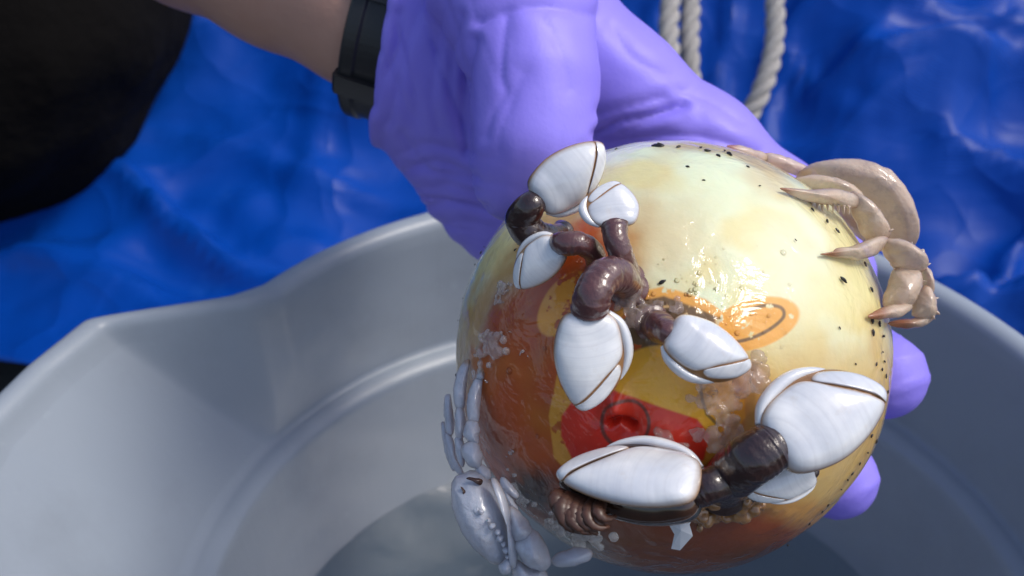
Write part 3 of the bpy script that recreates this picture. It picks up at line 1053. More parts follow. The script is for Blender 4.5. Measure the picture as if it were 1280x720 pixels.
# watch
def watch():
    c = P(506, 16, 0.333)
    n_ = nrm(P(506 + 96, 16 + 30, 0.331) - c)
    up = nrm(P(506 - 30, 16 + 96, 0.331) - c); up = nrm(up - n_ * (up @ n_))
    s_ = np.cross(n_, up)
    aa_ = np.linspace(0, 2 * np.pi, 96, endpoint=False)
    prof = [(-0.0085, 0.0), (-0.0085, 0.0016), (-0.0076, 0.0026), (-0.0040, 0.0026), (-0.0034, 0.0018), (0.0034, 0.0018), (0.0040, 0.0026), (0.0076, 0.0026), (0.0085, 0.0016), (0.0085, 0.0)]
    Vv = []
    for a in aa_:
        d_ = up * math.cos(a) * 0.0325 + s_ * math.sin(a) * 0.0268
        o_ = nrm(up * math.cos(a) * 0.0268 + s_ * math.sin(a) * 0.0325)
        for x_, y_ in prof:
            Vv.append(c + d_ + n_ * x_ + o_ * y_)
    k_ = len(prof)
    Fv = [(a * k_ + b, a * k_ + (b + 1) % k_, ((a + 1) % 96) * k_ + (b + 1) % k_, ((a + 1) % 96) * k_ + b) for a in range(96) for b in range(k_)]
    st_ = mesh_obj('watch_strap', Vv, Fv, M['rubber'], person, smooth=False)
    md = st_.modifiers.new('bevel', 'BEVEL'); md.width = 0.0006; md.segments = 2
    # keeper loops and strap holes on the side turned to the camera
    toc = nrm(CAM - c)
    a0 = math.atan2(toc @ s_, toc @ up)
    for da, w_ in ((-0.15, 0.0028), (-0.62, 0.0028), (0.75, 0.0030)):
        Vv = []
        steps = np.linspace(-w_ / 0.03, w_ / 0.03, 5)
        for q in steps:
            a = a0 + da + q
            d_ = up * math.cos(a) * 0.0325 + s_ * math.sin(a) * 0.0268
            o_ = nrm(up * math.cos(a) * 0.0268 + s_ * math.sin(a) * 0.0325)
            for x_, y_ in ((-0.0094, -0.0005), (-0.0094, 0.0028), (-0.0084, 0.0038), (0.0084, 0.0038), (0.0094, 0.0028), (0.0094, -0.0005)):
                Vv.append(c + d_ + n_ * x_ + o_ * y_)
        Fv = [(a * 6 + b, a * 6 + (b + 1) % 6, (a + 1) * 6 + (b + 1) % 6, (a + 1) * 6 + b) for a in range(4) for b in range(6)]
        Fv += [(5, 4, 3, 2, 1, 0), (24, 25, 26, 27, 28, 29)]
        o2 = mesh_obj('keeper_loop', Vv, Fv, M['rubber'], st_, smooth=False)
        o2.matrix_parent_inverse = Matrix.Identity(4) @ st_.matrix_world.inverted() if False else o2.matrix_parent_inverse
    for da in (0.25, 0.42):
        a = a0 - 1.0 + da * 1.5
        d_ = up * math.cos(a) * 0.0325 + s_ * math.sin(a) * 0.0268
        o_ = nrm(up * math.cos(a) * 0.0268 + s_ * math.sin(a) * 0.0325)
        q = c + d_ + o_ * 0.0031
        tg = np.cross(o_, n_)
        Vv = [q + o_ * 0.0004] + [q + 0.0014 * (math.cos(b) * n_ + math.sin(b) * tg) for b in np.linspace(0, 2 * np.pi, 12, endpoint=False)]
        Fv = [(0, 1 + b, 1 + (b + 1) % 12) for b in range(12)]
        mesh_obj('rivet', Vv, Fv, M['steel'], st_)
watch()

# ------------------------------------------------------------------ gooseneck barnacles
OUT = np.array([(0.0, 0.155), (0.08, 0.265), (0.25, 0.335), (0.42, 0.365), (0.60, 0.335), (0.78, 0.25), (0.92, 0.12), (1.0, -0.03),
                (0.93, -0.13), (0.80, -0.21), (0.62, -0.28), (0.42, -0.315), (0.22, -0.295), (0.06, -0.235), (0.0, -0.11)])


def closed_spline(pts, n):
    pts = np.asarray(pts, float)
    m_ = len(pts)
    out = []
    for u_ in np.linspace(0, m_, n, endpoint=False):
        i_ = int(u_); t = u_ - i_
        a, b, c, d = pts[(i_ - 1) % m_], pts[i_ % m_], pts[(i_ + 1) % m_], pts[(i_ + 2) % m_]
        out.append(0.5 * (2 * b + (c - a) * t + (2 * a - 5 * b + 4 * c - d) * t * t + (3 * b - a - 3 * c + d) * t ** 3))
    return np.array(out)


OUTS = closed_spline(OUT, 160)
OC = np.array([0.45, 0.01])
_oa = np.arctan2(OUTS[:, 1] - OC[1], OUTS[:, 0] - OC[0]); _or = np.hypot(*(OUTS - OC).T)
_o = np.argsort(_oa); _oa = _oa[_o]; _or = _or[_o]
_oa = np.r_[_oa - 2 * np.pi, _oa, _oa + 2 * np.pi]; _or = np.r_[_or, _or, _or]


def lens(p, po=0.62):
    d = p - OC
    a = np.arctan2(d[:, 1], d[:, 0]); r = np.hypot(d[:, 0], d[:, 1])
    rho = np.clip(r / np.interp(a, _oa, _or), 0, 1)
    return (1 - rho ** (2.2 + 3.0 * smooth01(0.30, 0.02, p[:, 0]))) ** po


SCUT = [(0.008, 0.130), (0.08, 0.230), (0.24, 0.285), (0.40, 0.298), (0.50, 0.256), (0.62, 0.150), (0.74, 0.055), (0.86, -0.05), (0.915, -0.125),
        (0.80, -0.205), (0.62, -0.275), (0.42, -0.308), (0.22, -0.290), (0.062, -0.230), (0.006, -0.105)]
TERG = [(0.512, 0.258), (0.60, 0.290), (0.76, 0.225), (0.90, 0.125), (0.985, -0.02), (0.940, -0.112), (0.874, -0.040), (0.752, 0.065), (0.632, 0.157)]


def plate(poly, T, side, n=96, rings=22):
    ps = closed_spline(poly, n)
    c_ = ps.mean(0)
    rs_ = np.r_[np.linspace(0.012, 0.9, rings - 8), 0.93, 0.955, 0.97, 0.982, 0.991, 0.996, 1.0, 1.0]
    V_l, at = [], []
    for kk, r_ in enumerate(rs_):
        q = c_ + r_ * (ps - c_)
        z_ = lens(q) * T + 0.022 * (1 - r_ ** 14) 
        if kk == len(rs_) - 1: z_ = z_ - 0.03
        V_l.append(np.c_[q, side * z_]); at.append(np.full(n, r_))
    V_l = np.concatenate(V_l)
    i_, j_ = np.meshgrid(np.arange(len(rs_) - 1), np.arange(n), indexing='ij')
    i_ = i_.ravel(); j_ = j_.ravel(); jj = (j_ + 1) % n
    F_ = np.stack([i_ * n + j_, i_ * n + jj, (i_ + 1) * n + jj, (i_ + 1) * n + j_], 1)
    if side < 0: F_ = F_[:, ::-1]
    F_ = [tuple(map(int, q)) for q in F_] + [(len(V_l), (q + 1) % n, q) if side > 0 else (len(V_l), q, (q + 1) % n) for q in range(n)]
    V_l = np.vstack([V_l, [c_[0], c_[1], side * (lens(c_[None])[0] * T + 0.022)]])
    at = np.r_[np.concatenate(at), 0.0]
    grow = np.hypot(V_l[:, 0] - 0.0, (V_l[:, 1] + 0.12) * 0.7)
    return V_l, F_, at, grow


def barnacle(label, base, tip_, wpx, stalk, srad, mat, tilt=0.0, carina_side=1, thick=0.145, gape=0.0, wrinkle=1.0, seed=0, cirri=False):
    """base, tip_: (px, py, lift above the ball); stalk: list of the same, from the ball to the shell"""
    b = hit(base[0], base[1], base[2]); t_ = hit(tip_[0], tip_[1], tip_[2])
    L = np.linalg.norm(t_ - b)
    la = (t_ - b) / L
    mid = (b + t_) / 2
    view = nrm(CAM - mid)
    ta_ = nrm(view - la * (view @ la))
    wa = np.cross(ta_, la) * carina_side
    # tilt about the long axis
    ta2 = ta_ * math.cos(tilt) + wa * math.sin(tilt)
    wa = wa * math.cos(tilt) - ta_ * math.sin(tilt)
    ta_ = ta2
    depth = np.linalg.norm(mid - CAM)
    ws = (wpx / FPX * depth / L) / 0.66
    root = empty('gooseneck_barnacle', hit(stalk[0][0], stalk[0][1], 0), label, 'barnacle', 'gooseneck barnacles on the ball')

    def place(q, open_=0.0, side=0):
        q = np.asarray(q, float)
        if open_:
            c_, s_ = math.cos(open_ * side), math.sin(open_ * side)
            y_ = q[:, 1] - 0.30; z_ = q[:, 2]
            q = np.c_[q[:, 0], 0.30 + y_ * c_ - (-z_) * 0 - z_ * s_ * 0 , z_ + (-y_) * s_]
        return b + L * (np.outer(q[:, 0], la) + np.outer(q[:, 1] * ws, wa) + np.outer(q[:, 2], ta_))

    flip = carina_side < 0
    def fx(F_):
        return [tuple(reversed(f_)) for f_ in F_] if flip else F_
    # stalk
    sp = [hit(*q) for q in stalk]
    sp = sp + [b + la * L * 0.03, b + la * L * 0.14]
    path = spline(sp, 240)
    tt = np.linspace(0, 1, 240)
    depth_s = np.linalg.norm(path - CAM, axis=1)
    rad_ = np.interp(tt, np.linspace(0, 1, len(srad)), srad) * 0.90 / FPX * depth_s
    rad_ = rad_ * np.interp(tt, [0, 0.04, 0.75, 0.9, 1], [1.35, 1.05, 1.0, 0.85, 0.6])
    rs0 = np.random.default_rng(seed)
    ph = rs0.uniform(0, 6, 4)
    tot = np.linalg.norm(np.diff(path, axis=0), axis=1).sum()
    nw = tot / 0.0010

    def dsp(t, a):
        rr_ = rad_[int(t * 239 + 0.5)]
        cs = np.stack([(t * tot / 0.00058 + 0.8 * np.sin(a + ph[3])), np.cos(a) * 0.9 + ph[0], np.sin(a) * 0.9 + ph[1]], 1)
        cs2 = np.stack([np.full_like(a, t * tot / 0.0030), np.cos(a) * 1.1 + ph[2], np.sin(a) * 1.1 + ph[3]], 1)
        return wrinkle * rr_ * (0.042 * vnoise(cs, seed) + 0.06 * vnoise(cs2, seed + 9)) * (0.6 if mat == 'stalk_dark' else 1.0)
    vv, ff = tube(path, rad_, 40, dsp)
    mesh_obj('stalk', vv, ff, M[mat], root)
    # membrane body
    ps = OUTS * 1.0
    Vm, Fm = [], []
    rs_ = np.r_[np.linspace(0.02, 0.9, 10), 0.95, 0.985, 1.0]
    for side in (1, -1):
        for r_ in (rs_ if side > 0 else rs_[::-1]):
            q = OC + (ps - OC) * r_ * 0.985
            Vm.append(np.c_[q, side * lens(OC + (ps - OC) * r_) * thick * 0.97])
    nr_ = len(Vm); Vm = np.concatenate(Vm)
    for a in range(nr_ - 1):
        for q in range(160):
            Fm.append((a * 160 + q, a * 160 + (q + 1) % 160, (a + 1) * 160 + (q + 1) % 160, (a + 1) * 160 + q))
    Fm.append(tuple(range(160))); Fm.append(tuple(reversed(range((nr_ - 1) * 160, nr_ * 160))))
    Fm = [tuple(reversed(f_)) for f_ in Fm]
    mesh_obj('membrane', place(Vm), fx([tuple(reversed(f_)) for f_ in Fm]), M['membrane_dark' if gape else 'membrane'], root)
    for side in (1, -1):
        for nm, pol in (('scutum_plate', SCUT), ('tergum_plate', TERG)):
            v_l, f_l, at_, gr_ = plate(pol, thick, side)
            mesh_obj(nm, place(v_l, gape, side), fx(f_l), M['plate'], root, attrs={'ring': at_, 'grow': gr_})
    # carina: curved keel along the back
    cp = closed_spline(OUT, 160)
    sel = spline([(0.02, 0.185), (0.12, 0.285), (0.27, 0.345), (0.42, 0.365), (0.56, 0.342), (0.68, 0.300)], 60)
    q3 = np.c_[sel[:, 0], sel[:, 1] - 0.012, np.zeros(60)]
    rc = 0.060 * np.sin(np.linspace(0.35, np.pi - 0.12, 60)) ** 0.7
    Vc, Fc = [], []
    tg = nrm(np.gradient(q3, axis=0)); nn = np.c_[-tg[:, 1], tg[:, 0], tg[:, 2]]
    for s_ in range(60):
        for a in np.linspace(0, 2 * np.pi, 24, endpoint=False):
            Vc.append(q3[s_] + nn[s_] * rc[s_] * 0.95 * math.cos(a) + np.array([0, 0, 1]) * rc[s_] * 1.5 * math.sin(a))
    for s_ in range(59):
        for q in range(24):
            Fc.append((s_ * 24 + q, s_ * 24 + (q + 1) % 24, (s_ + 1) * 24 + (q + 1) % 24, (s_ + 1) * 24 + q))
    Fc.append(tuple(reversed(range(24)))); Fc.append(tuple(range(59 * 24, 60 * 24)))
    at_ = np.repeat(np.abs(np.linspace(-0.93, 0.97, 60)), 24)
    mesh_obj('carina_plate', place(np.array(Vc)), fx(Fc), M['plate'], root, attrs={'ring': at_})
    if cirri:
        flesh = np.array([(0.80 + 0.17 * math.cos(a_) * math.sin(b_), -0.30 + 0.15 * math.sin(a_) * math.sin(b_), 0.03 + 0.10 * math.cos(b_)) for b_ in np.linspace(0.01, math.pi - 0.01, 16) for a_ in np.linspace(0, 2 * math.pi, 28, endpoint=False)])
        ffl = [(a_ * 28 + b_, a_ * 28 + (b_ + 1) % 28, (a_ + 1) * 28 + (b_ + 1) % 28, (a_ + 1) * 28 + b_) for a_ in range(15) for b_ in range(28)]
        mesh_obj('flesh', place(flesh), ffl, M['cirri'], root)
        for q in range(11):
            f0 = q / 10
            o0 = np.array([0.66 + 0.27 * f0, -0.20 + 0.05 * f0, rs0.uniform(0.03, 0.06)])
            pth = []
            ln = 0.34 * (0.75 + 0.35 * math.sin(f0 * math.pi)) * rs0.uniform(0.8, 1.05)
            jit = rs0.uniform(-0.3, 0.4); jz = rs0.uniform(-0.03, 0.02); ja = rs0.uniform(-0.12, 0.12)
            for s_ in np.linspace(0, 1, 18):
                an = -1.35 + ja + 0.75 * f0 - (1.2 + jit) * s_ * s_
                pth.append((ln * s_ * math.cos(an) * 0.55, ln * s_ * math.sin(an) * 1.0, 0.06 + jz + 0.10 * math.sin(2.8 * s_)))
            vv, ff = tube(place(o0 + np.array(pth)), np.interp(np.linspace(0, 1, 18), [0, 0.5, 1], [0.0013, 0.0015, 0.0004]) * rs0.uniform(0.8, 1.1), 10, lambda t2, a2: 0.00012 * np.sin(60 * t2 + 2 * np.sin(a2)), 0.7)
            mesh_obj('feeding_leg', vv, ff, M['cirri'], root)
    return root


PL, DK = 'stalk_plum', 'stalk_dark'
barnacle('largest of the upper barnacles, white shell leaning on the glove, dark curled stalk', (670, 252, .012), (757, 182, .014), 74,
         [(704, 290, 0), (686, 297, .004), (664, 292, .008), (653, 274, .011), (664, 257, .013)], [13, 19, 23, 24, 21, 15, 8], DK, tilt=0.30, carina_side=-1, seed=1, thick=0.21)
barnacle('small white barnacle beside the topmost one, with upright plum stalk below its shell', (768, 284, .009), (764, 226, .012), 70,
         [(786, 345, 0), (779, 325, .006), (771, 302, .009)], [16, 17, 19, 20], PL, tilt=-0.15, carina_side=1, seed=2)
barnacle('small leftmost barnacle with shell pointing down left and arched stalk', (700, 303, .009), (643, 358, .007), 54,
         [(745, 338, 0), (742, 316, .005), (726, 305, .009), (708, 305, .010)], [13, 16, 17, 15], PL, tilt=0.2, carina_side=-1, seed=3)
barnacle('upright white barnacle in the middle with brown diagonal seam and thick bent stalk', (736, 388, .011), (734, 515, .008), 92,
         [(786, 362, 0), (776, 345, .007), (757, 345, .011), (741, 368, .013)], [20, 25, 27, 24], PL, tilt=0.15, carina_side=1, seed=4)
barnacle('greyish white barnacle lying right of the middle one above the print', (834, 414, .0075), (938, 464, .0075), 74,
         [(816, 404, 0), (826, 410, .004)], [19, 21, 17, 9], PL, tilt=-0.25, carina_side=-1, seed=5, thick=0.22)
barnacle('biggest white barnacle on the right side of the ball, wide shell with orange edge', (962, 560, .012), (1104, 482, .014), 112,
         [(903, 606, 0), (917, 592, .008), (940, 574, .012)], [30, 33, 36, 34, 22], DK, tilt=0.05, carina_side=1, seed=6, thick=0.165)
barnacle('small flat greyish barnacle tucked under the biggest one', (1018, 588, .009), (930, 620, .009), 46,
         [(985, 560, 0), (1005, 570, .005)], [8, 9, 9], DK, tilt=0.5, carina_side=1, seed=7)
barnacle('wide white barnacle at the bottom, shell open with brown feathery legs out', (878, 612, .011), (698, 598, .011), 100,
         [(925, 606, 0), (908, 602, .008), (890, 606, .011)], [22, 25, 25, 24], DK, tilt=0.26, carina_side=-1, gape=0.42, seed=8, cirri=True)

# ------------------------------------------------------------------ crabs
class Shells:
    """closed pillow-shaped shell pieces gathered into one crab body"""
    def __init__(self, ox, oy, sc):
        self.o = (ox, oy, sc); self.V = []; self.F = []; self.T = []; self.E = []; self.n = 0

    def piece(self, poly, thick, d0, d1=None, tip=0.0, lean=(0, 0), n=40, back=0.7, p=1.7):
        """outline in pixels of the enlarged view; depth runs from d0 at the first corner to d1 at the farthest;
        thick in metres; tip: share of the length from the first corner that turns brown"""
        ox, oy, sc = self.o
        q = closed_spline([(ox + x / sc, oy + y / sc) for x, y in poly], n)
        jag = fbm(np.c_[q * 0.16, np.full(len(q), len(self.V))], 87, 2)
        jag[0] = 0
        q = q + nrm(q - q.mean(0)) * jag[:, None] * 1.1
        far = q[np.argmax(np.hypot(*(q - q[0]).T))]
        axd = far - q[0]; ll = axd @ axd
        c_ = q.mean(0)
        d1 = d0 if d1 is None else d1
        rings = np.r_[0.0001, np.linspace(0.12, 0.88, 8), 0.94, 0.98, 1.0]
        lay = [(r_, 1) for r_ in rings] + [(r_, -1) for r_ in rings[::-1][1:]]
        base = self.n
        for r_, sd_ in lay:
            pp_ = c_ + (q - c_) * r_
            t_ = ((pp_ - q[0]) @ axd) / ll
            dd = d0 + (d1 - d0) * t_
            w3 = CAM + dd[:, None] * (_F + ((pp_[:, 0] - 640) / FPX)[:, None] * CX - ((pp_[:, 1] - 360) / FPX)[:, None] * CU)
            z_ = thick * 0.9 * (1 - r_ ** p) ** (0.5 if p > 2 else 0.68) * (1 if sd_ > 0 else -back)
            off = z_ * (0.55 + 0.45 * np.clip(t_ * 2.2, 0, 1)) if tip else np.full(len(q), z_)
            dirv = nrm(-_F + lean[0] * CX + lean[1] * CU)
            w3 = w3 + off[:, None] * dirv + (0.00022 * fbm(w3 * 420, 77, 3) * (1 - r_ ** 4))[:, None] * dirv
            self.V.append(w3)
            self.T.append(smooth01(tip, tip * 0.35, t_) if tip else np.zeros(len(q)))
            self.E.append(np.full(len(q), smooth01(0.84, 1.0, r_)))
            self.n += n
        m_ = len(lay)
        for a in range(m_ - 1):
            for k_ in range(n):
                k2_ = (k_ + 1) % n
                self.F.append((base + a * n + k_, base + a * n + k2_, base + (a + 1) * n + k2_, base + (a + 1) * n + k_))

    def build(self, parent, mat):
        V_ = np.concatenate(self.V)
        o = mesh_obj('body', V_, np.array(self.F), M[mat], parent, attrs={
            'tip': np.concatenate(self.T), 'seam': np.concatenate(self.E) * 0.6 * np.clip(0.5 + 0.8 * fbm(V_ * 400, 210), 0, 1)})
        bm_ = bmesh.new(); bm_.from_mesh(o.data); bmesh.ops.recalc_face_normals(bm_, faces=bm_.faces); bm_.to_mesh(o.data); bm_.free()
        return o


def bead(name, c, r, mat, parent):
    n_ = 16
    V_b = []; F_b = []
    for a in range(9):
        t_ = math.pi * a / 8
        for b in range(n_):
            p_ = 2 * math.pi * b / n_
            V_b.append((c[0] + r * math.sin(t_) * math.cos(p_), c[1] + r * math.sin(t_) * math.sin(p_), c[2] + r * math.cos(t_)))
    for a in range(8):
        for b in range(n_):
            F_b.append((a * n_ + b, (a + 1) * n_ + b, (a + 1) * n_ + (b + 1) % n_, a * n_ + (b + 1) % n_))
    return mesh_obj(name, V_b, F_b, M[mat], parent)


def hd(px, py, lift=0.0):
    """camera depth of the ball's surface there"""
    return (hit(px, py, lift) - CAM) @ _F


# grey crab at the lower left
g_ = Shells(540, 430, 2.483)
crA = empty('crab', hit(602, 650, 0), 'pale blue-grey crab clinging to the lower left of the ball', 'crab')
dA = hd(604, 640) - 0.006
g_.piece([(38, 170), (55, 155), (62, 180), (70, 250), (62, 285), (45, 275), (38, 230)], .0016, .246, .243)
g_.piece([(40, 278), (62, 288), (75, 330), (85, 370), (98, 398), (80, 402), (60, 370), (45, 325)], .0020, .243, .238)
g_.piece([(28, 250), (40, 245), (48, 300), (60, 350), (72, 392), (58, 385), (38, 330)], .0016, .249, .243)
g_.piece([(113, 46), (118, 60), (110, 100), (107, 135), (101, 195), (86, 207), (70, 192), (67, 140), (76, 90), (98, 55)], .0019, .240, .237, tip=0.16)
g_.piece([(74, 200), (98, 203), (106, 250), (98, 292), (85, 302), (71, 270)], .0022, .237, .2345)
g_.piece([(74, 288), (96, 298), (104, 340), (100, 380), (84, 372), (70, 322)], .0024, .2345, .232)
g_.piece([(163, 68), (165, 90), (158, 110), (140, 106), (146, 84)], .0012, .235, .234, tip=0.8)
g_.piece([(150, 103), (157, 120), (151, 180), (146, 236), (130, 246), (111, 236), (109, 180), (118, 140), (132, 110)], .0021, .2345, .232)
g_.piece([(109, 238), (142, 242), (148, 280), (140, 312), (110, 302), (96, 275)], .0025, .232, .230)
g_.piece([(93, 314), (125, 300), (150, 320), (158, 352), (147, 384), (115, 380), (93, 346)], .0034, .230, .228)
g_.piece([(140, 370), (170, 380), (185, 410), (170, 425), (140, 410)], .0022, .229, .227)
g_.piece([(215, 412), (242, 428), (270, 466), (262, 478), (235, 466), (212, 445)], .0014, .226, .2245)
g_.piece([(222, 448), (250, 480), (268, 512), (250, 514), (228, 490)], .0013, .2255, .224)
g_.piece([(62, 440), (75, 410), (105, 395), (140, 391), (168, 405), (192, 430), (212, 470), (227, 510), (241, 560), (249, 610), (245, 655), (225, 686), (196, 684), (158, 660), (118, 620), (84, 560), (64, 500)], .0085, .229, .225, lean=(-0.15, 0.15), p=2.2, n=72)
g_.piece([(182, 418), (205, 425), (232, 478), (246, 530), (258, 590), (266, 650), (258, 698), (240, 690), (244, 630), (236, 570), (222, 512), (200, 455)], .0036, .2205, .2195)
for x_, y_, r_ in ((186, 566, 13), (203, 585, 11), (212, 604, 13), (222, 622, 9), (230, 640, 12), (234, 660, 9), (176, 548, 9)):
    g_.piece([(x_ - r_, y_), (x_ - r_ * .4, y_ - r_ * .9), (x_ + r_ * .7, y_ - r_ * .7), (x_ + r_, y_ + r_ * .2), (x_ + r_ * .3, y_ + r_), (x_ - r_ * .6, y_ + r_ * .8)], .0012, .2190, n=16)
g_.piece([(118, 515), (126, 498), (143, 490), (160, 500), (166, 518), (156, 538), (138, 544), (123, 534)], .0022, .2215, n=24)
g_.piece([(146, 512), (156, 512), (160, 522), (152, 530), (143, 524)], .0009, .2192, n=14)
g_.piece([(212, 682), (235, 660), (250, 680), (247, 706), (225, 716), (209, 700)], .0026, .2200)
g_.piece([(236, 512), (250, 503), (276, 525), (303, 558), (312, 580), (295, 605), (262, 612), (246, 590), (238, 555)], .0045, .2215, .2180)
g_.piece([(262, 600), (300, 570), (336, 590), (362, 640), (368, 682), (350, 704), (310, 698), (276, 672), (256, 630)], .0056, .2190, .2200)
g_.piece([(255, 668), (300, 690), (352, 700), (356, 740), (300, 760), (252, 735)], .0046, .2215, .2230)
g_.piece([(368, 672), (386, 650), (420, 636), (460, 630), (492, 640), (499, 656), (480, 676), (430, 692), (385, 692)], .0030, .2235, .2225)
g_.build(crA, 'crab_grey')
for (x0, y0, x1, y1, w_) in ((106, 418, 152, 428, 8), (88, 442, 104, 468, 7)):           # dark marks on the shell
    k_ = Shells(540, 430, 2.483)
    dx, dy = x1 - x0, y1 - y0
    l_ = math.hypot(dx, dy); nx_, ny_ = -dy / l_ * w_, dx / l_ * w_
    k_.piece([(x0, y0), (x0 + dx * .3 - nx_, y0 + dy * .3 - ny_), (x1 - nx_, y1 - ny_), (x1 + nx_, y1 + ny_ + 4), (x0 + dx * .4 + nx_ * .4, y0 + dy * .4 + ny_ * .4)], .0007, .2226 if w_ == 8 else .2224, n=18)
    o_ = k_.build(crA, 'eye'); o_.name = 'dark_mark'

# tan crab at the upper right
g_ = Shells(880, 160, 2.572)
crB = empty('crab', hit(1050, 290, 0), 'tan crab with spiny claw clinging to the upper right edge of the ball', 'crab')
g_.piece([(300, 150), (335, 128), (400, 121), (470, 132), (540, 165), (600, 220), (640, 280), (662, 340), (668, 385), (620, 395), (560, 350), (500, 300), (420, 240), (340, 200)], .0120, .262, .260, lean=(0.35, 0.5), p=2.2, n=72)
g_.piece([(292, 165), (345, 152), (420, 160), (480, 185), (520, 225), (470, 235), (390, 205), (330, 196)], .0032, .2520, .2500, lean=(0, 0.4))
g_.piece([(72, 58), (112, 54), (160, 68), (200, 82), (205, 106), (160, 104), (110, 86)], .0018, .258, .263, tip=0.35)
g_.piece([(195, 80), (240, 84), (295, 106), (345, 132), (335, 155), (290, 152), (235, 128), (196, 106)], .0026, .263, .266)
g_.piece([(470, 205), (520, 225), (560, 270), (598, 330), (590, 358), (545, 366), (510, 345), (490, 300), (472, 260)], .0042, .2375, .2390, lean=(0.2, 0.3))
g_.piece([(243, 193), (290, 194), (345, 199), (400, 195), (455, 201), (500, 222), (496, 252), (465, 258), (420, 247), (370, 243), (320, 233), (275, 213)], .0032, hd(974, 236, .001), .2370, tip=0.22)
for t_ in range(9):
    x_ = 330 + t_ * 17; y_ = 236 + t_ * 2.2
    h_ = 10 + 12 * (t_ / 8) + (t_ % 2) * 4
    g_.piece([(x_, y_ + h_ + 8), (x_ + 5, y_), (x_ + 8, y_ - 6), (x_ - 8, y_ - 6), (x_ - 5, y_)], .0009, .2335, .2345, n=12)
g_.piece([(373, 405), (410, 397), (430, 385), (475, 379), (525, 360), (562, 348), (592, 352), (580, 384), (548, 410), (500, 423), (450, 420), (405, 413)], .0034, hd(1026, 318, .001), .2350, tip=0.38)
g_.piece([(572, 362), (612, 356), (662, 376), (702, 405), (718, 440), (700, 464), (660, 468), (620, 460), (598, 432), (578, 398)], .0056, .2360, .2370, lean=(0.2, 0.2))
g_.piece([(690, 398), (706, 388), (708, 404), (696, 412)], .0008, .2360, n=12)
g_.piece([(612, 450), (660, 442), (694, 455), (704, 490), (690, 535), (664, 575), (630, 590), (590, 594), (573, 570), (580, 528), (596, 488)], .0050, .2365, .2350)
g_.piece([(527, 606), (560, 584), (600, 571), (650, 563), (670, 574), (642, 602), (600, 612), (555, 615)], .0024, hd(1087, 395, .001), .2345, tip=0.55)
g_.piece([(672, 560), (700, 514), (726, 510), (744, 548), (747, 592), (735, 610), (700, 618), (670, 602)], .0042, .2380, .2390)
g_.piece([(592, 626), (630, 616), (680, 610), (737, 604), (722, 628), (690, 642), (640, 644), (605, 637)], .0024, .2375, .2390, tip=0.75)
g_.piece([(700, 440), (722, 450), (738, 490), (735, 530), (712, 525), (696, 480)], .0034, .2400, .2400)
for (x_, y_, dx, dy) in ((716, 440, 14, -6), (742, 548, 14, -2), (746, 592, 13, 8), (704, 492, 13, 2), (735, 606, 8, 12), (664, 378, 6, -14), (598, 330, 12, -6), (560, 270, 10, -8)):
    g_.piece([(x_ + dx, y_ + dy), (x_ + dy * .4, y_ - dx * .4), (x_ - dx * .6, y_ - dy * .6), (x_ - dy * .4, y_ + dx * .4)], .0008, .2375, n=12)
g_.build(crB, 'crab_tan')

# ------------------------------------------------------------------ growth, froth, fragments, specks, droplets
def blob_cluster(name, label, spots, mat, seed, kind='stuff', h=0.00045, k=0.0004):
    rs0 = np.random.default_rng(seed)
    sp = []
    for (x, y, r, n_, lift) in spots:
        for _ in range(int(n_ * 2.6)):
            q = (x + rs0.normal(0, r * 0.5), y + rs0.normal(0, r * 0.5))
            sp.append((hit(q[0], q[1], lift * rs0.uniform(0.3, 1.0)), rs0.uniform(0.16, 0.40) * r * BD / FPX))
    C_ = np.array([s for s, _ in sp])
    def sdf(p):
        d = None
        for c_, r_ in sp:
            e = np.linalg.norm(p - c_, axis=1) - r_
            d = e if d is None else smin(d, e, k)
        return d + 0.0003 * fbm(p * 500, seed, 2)
    v, f = surface_net(sdf, C_.min(0) - 0.006, C_.max(0) + 0.006, h)
    o = mesh_obj(name, v, f, M[mat])
    tag(o, label, 'growth', kind=kind)
    return o


blob_cluster('jelly_growth', 'clear pinkish jelly growth beside the biggest barnacle stalk',
             [(900, 490, 22, 10, .003), (935, 480, 22, 9, .004), (905, 515, 18, 7, .003), (955, 468, 16, 5, .003), (893, 550, 16, 7, .003), (915, 540, 16, 6, .003)], 'jelly', 301)
blob_cluster('jelly_growth', 'milky slime around the bases of the middle barnacles',
             [(790, 375, 16, 8, .003), (800, 395, 14, 8, .003), (820, 385, 12, 6, .002), (770, 372, 12, 5, .003), (850, 382, 12, 5, .0015), (793, 402, 12, 5, .003)], 'jelly', 302)
blob_cluster('jelly_growth', 'clear wet slime on the red print above the bottom barnacle',
             [(825, 556, 16, 8, .0015), (850, 566, 14, 6, .0015), (808, 568, 10, 4, .001), (870, 545, 8, 4, .001)], 'jelly', 303)
blob_cluster('jelly_growth', 'pale ragged growth hanging below the feathery legs',
             [(712, 662, 16, 8, .004), (738, 668, 18, 8, .003), (690, 655, 12, 6, .003), (640, 610, 12, 5, .002), (655, 630, 10, 4, .002)], 'froth', 304)
blob_cluster('jelly_growth', 'dark translucent clumps right of the bottom barnacle',
             [(905, 632, 20, 9, .004), (930, 628, 18, 8, .003), (880, 648, 16, 7, .004), (950, 622, 12, 5, .002)], 'membrane', 305)
blob_cluster('froth', 'white frothy salt patch on the amber stain left of the barnacles',
             [(612, 425, 14, 14, .0006), (622, 440, 12, 10, .0006), (600, 440, 8, 6, .0005), (628, 360, 10, 6, .0006), (622, 375, 7, 5, .0005), (600, 470, 10, 8, .0008), (655, 442, 6, 3, .0008), (635, 565, 7, 4, .0006), (640, 415, 5, 3, .0006)],
             'froth', 306, h=0.0004)

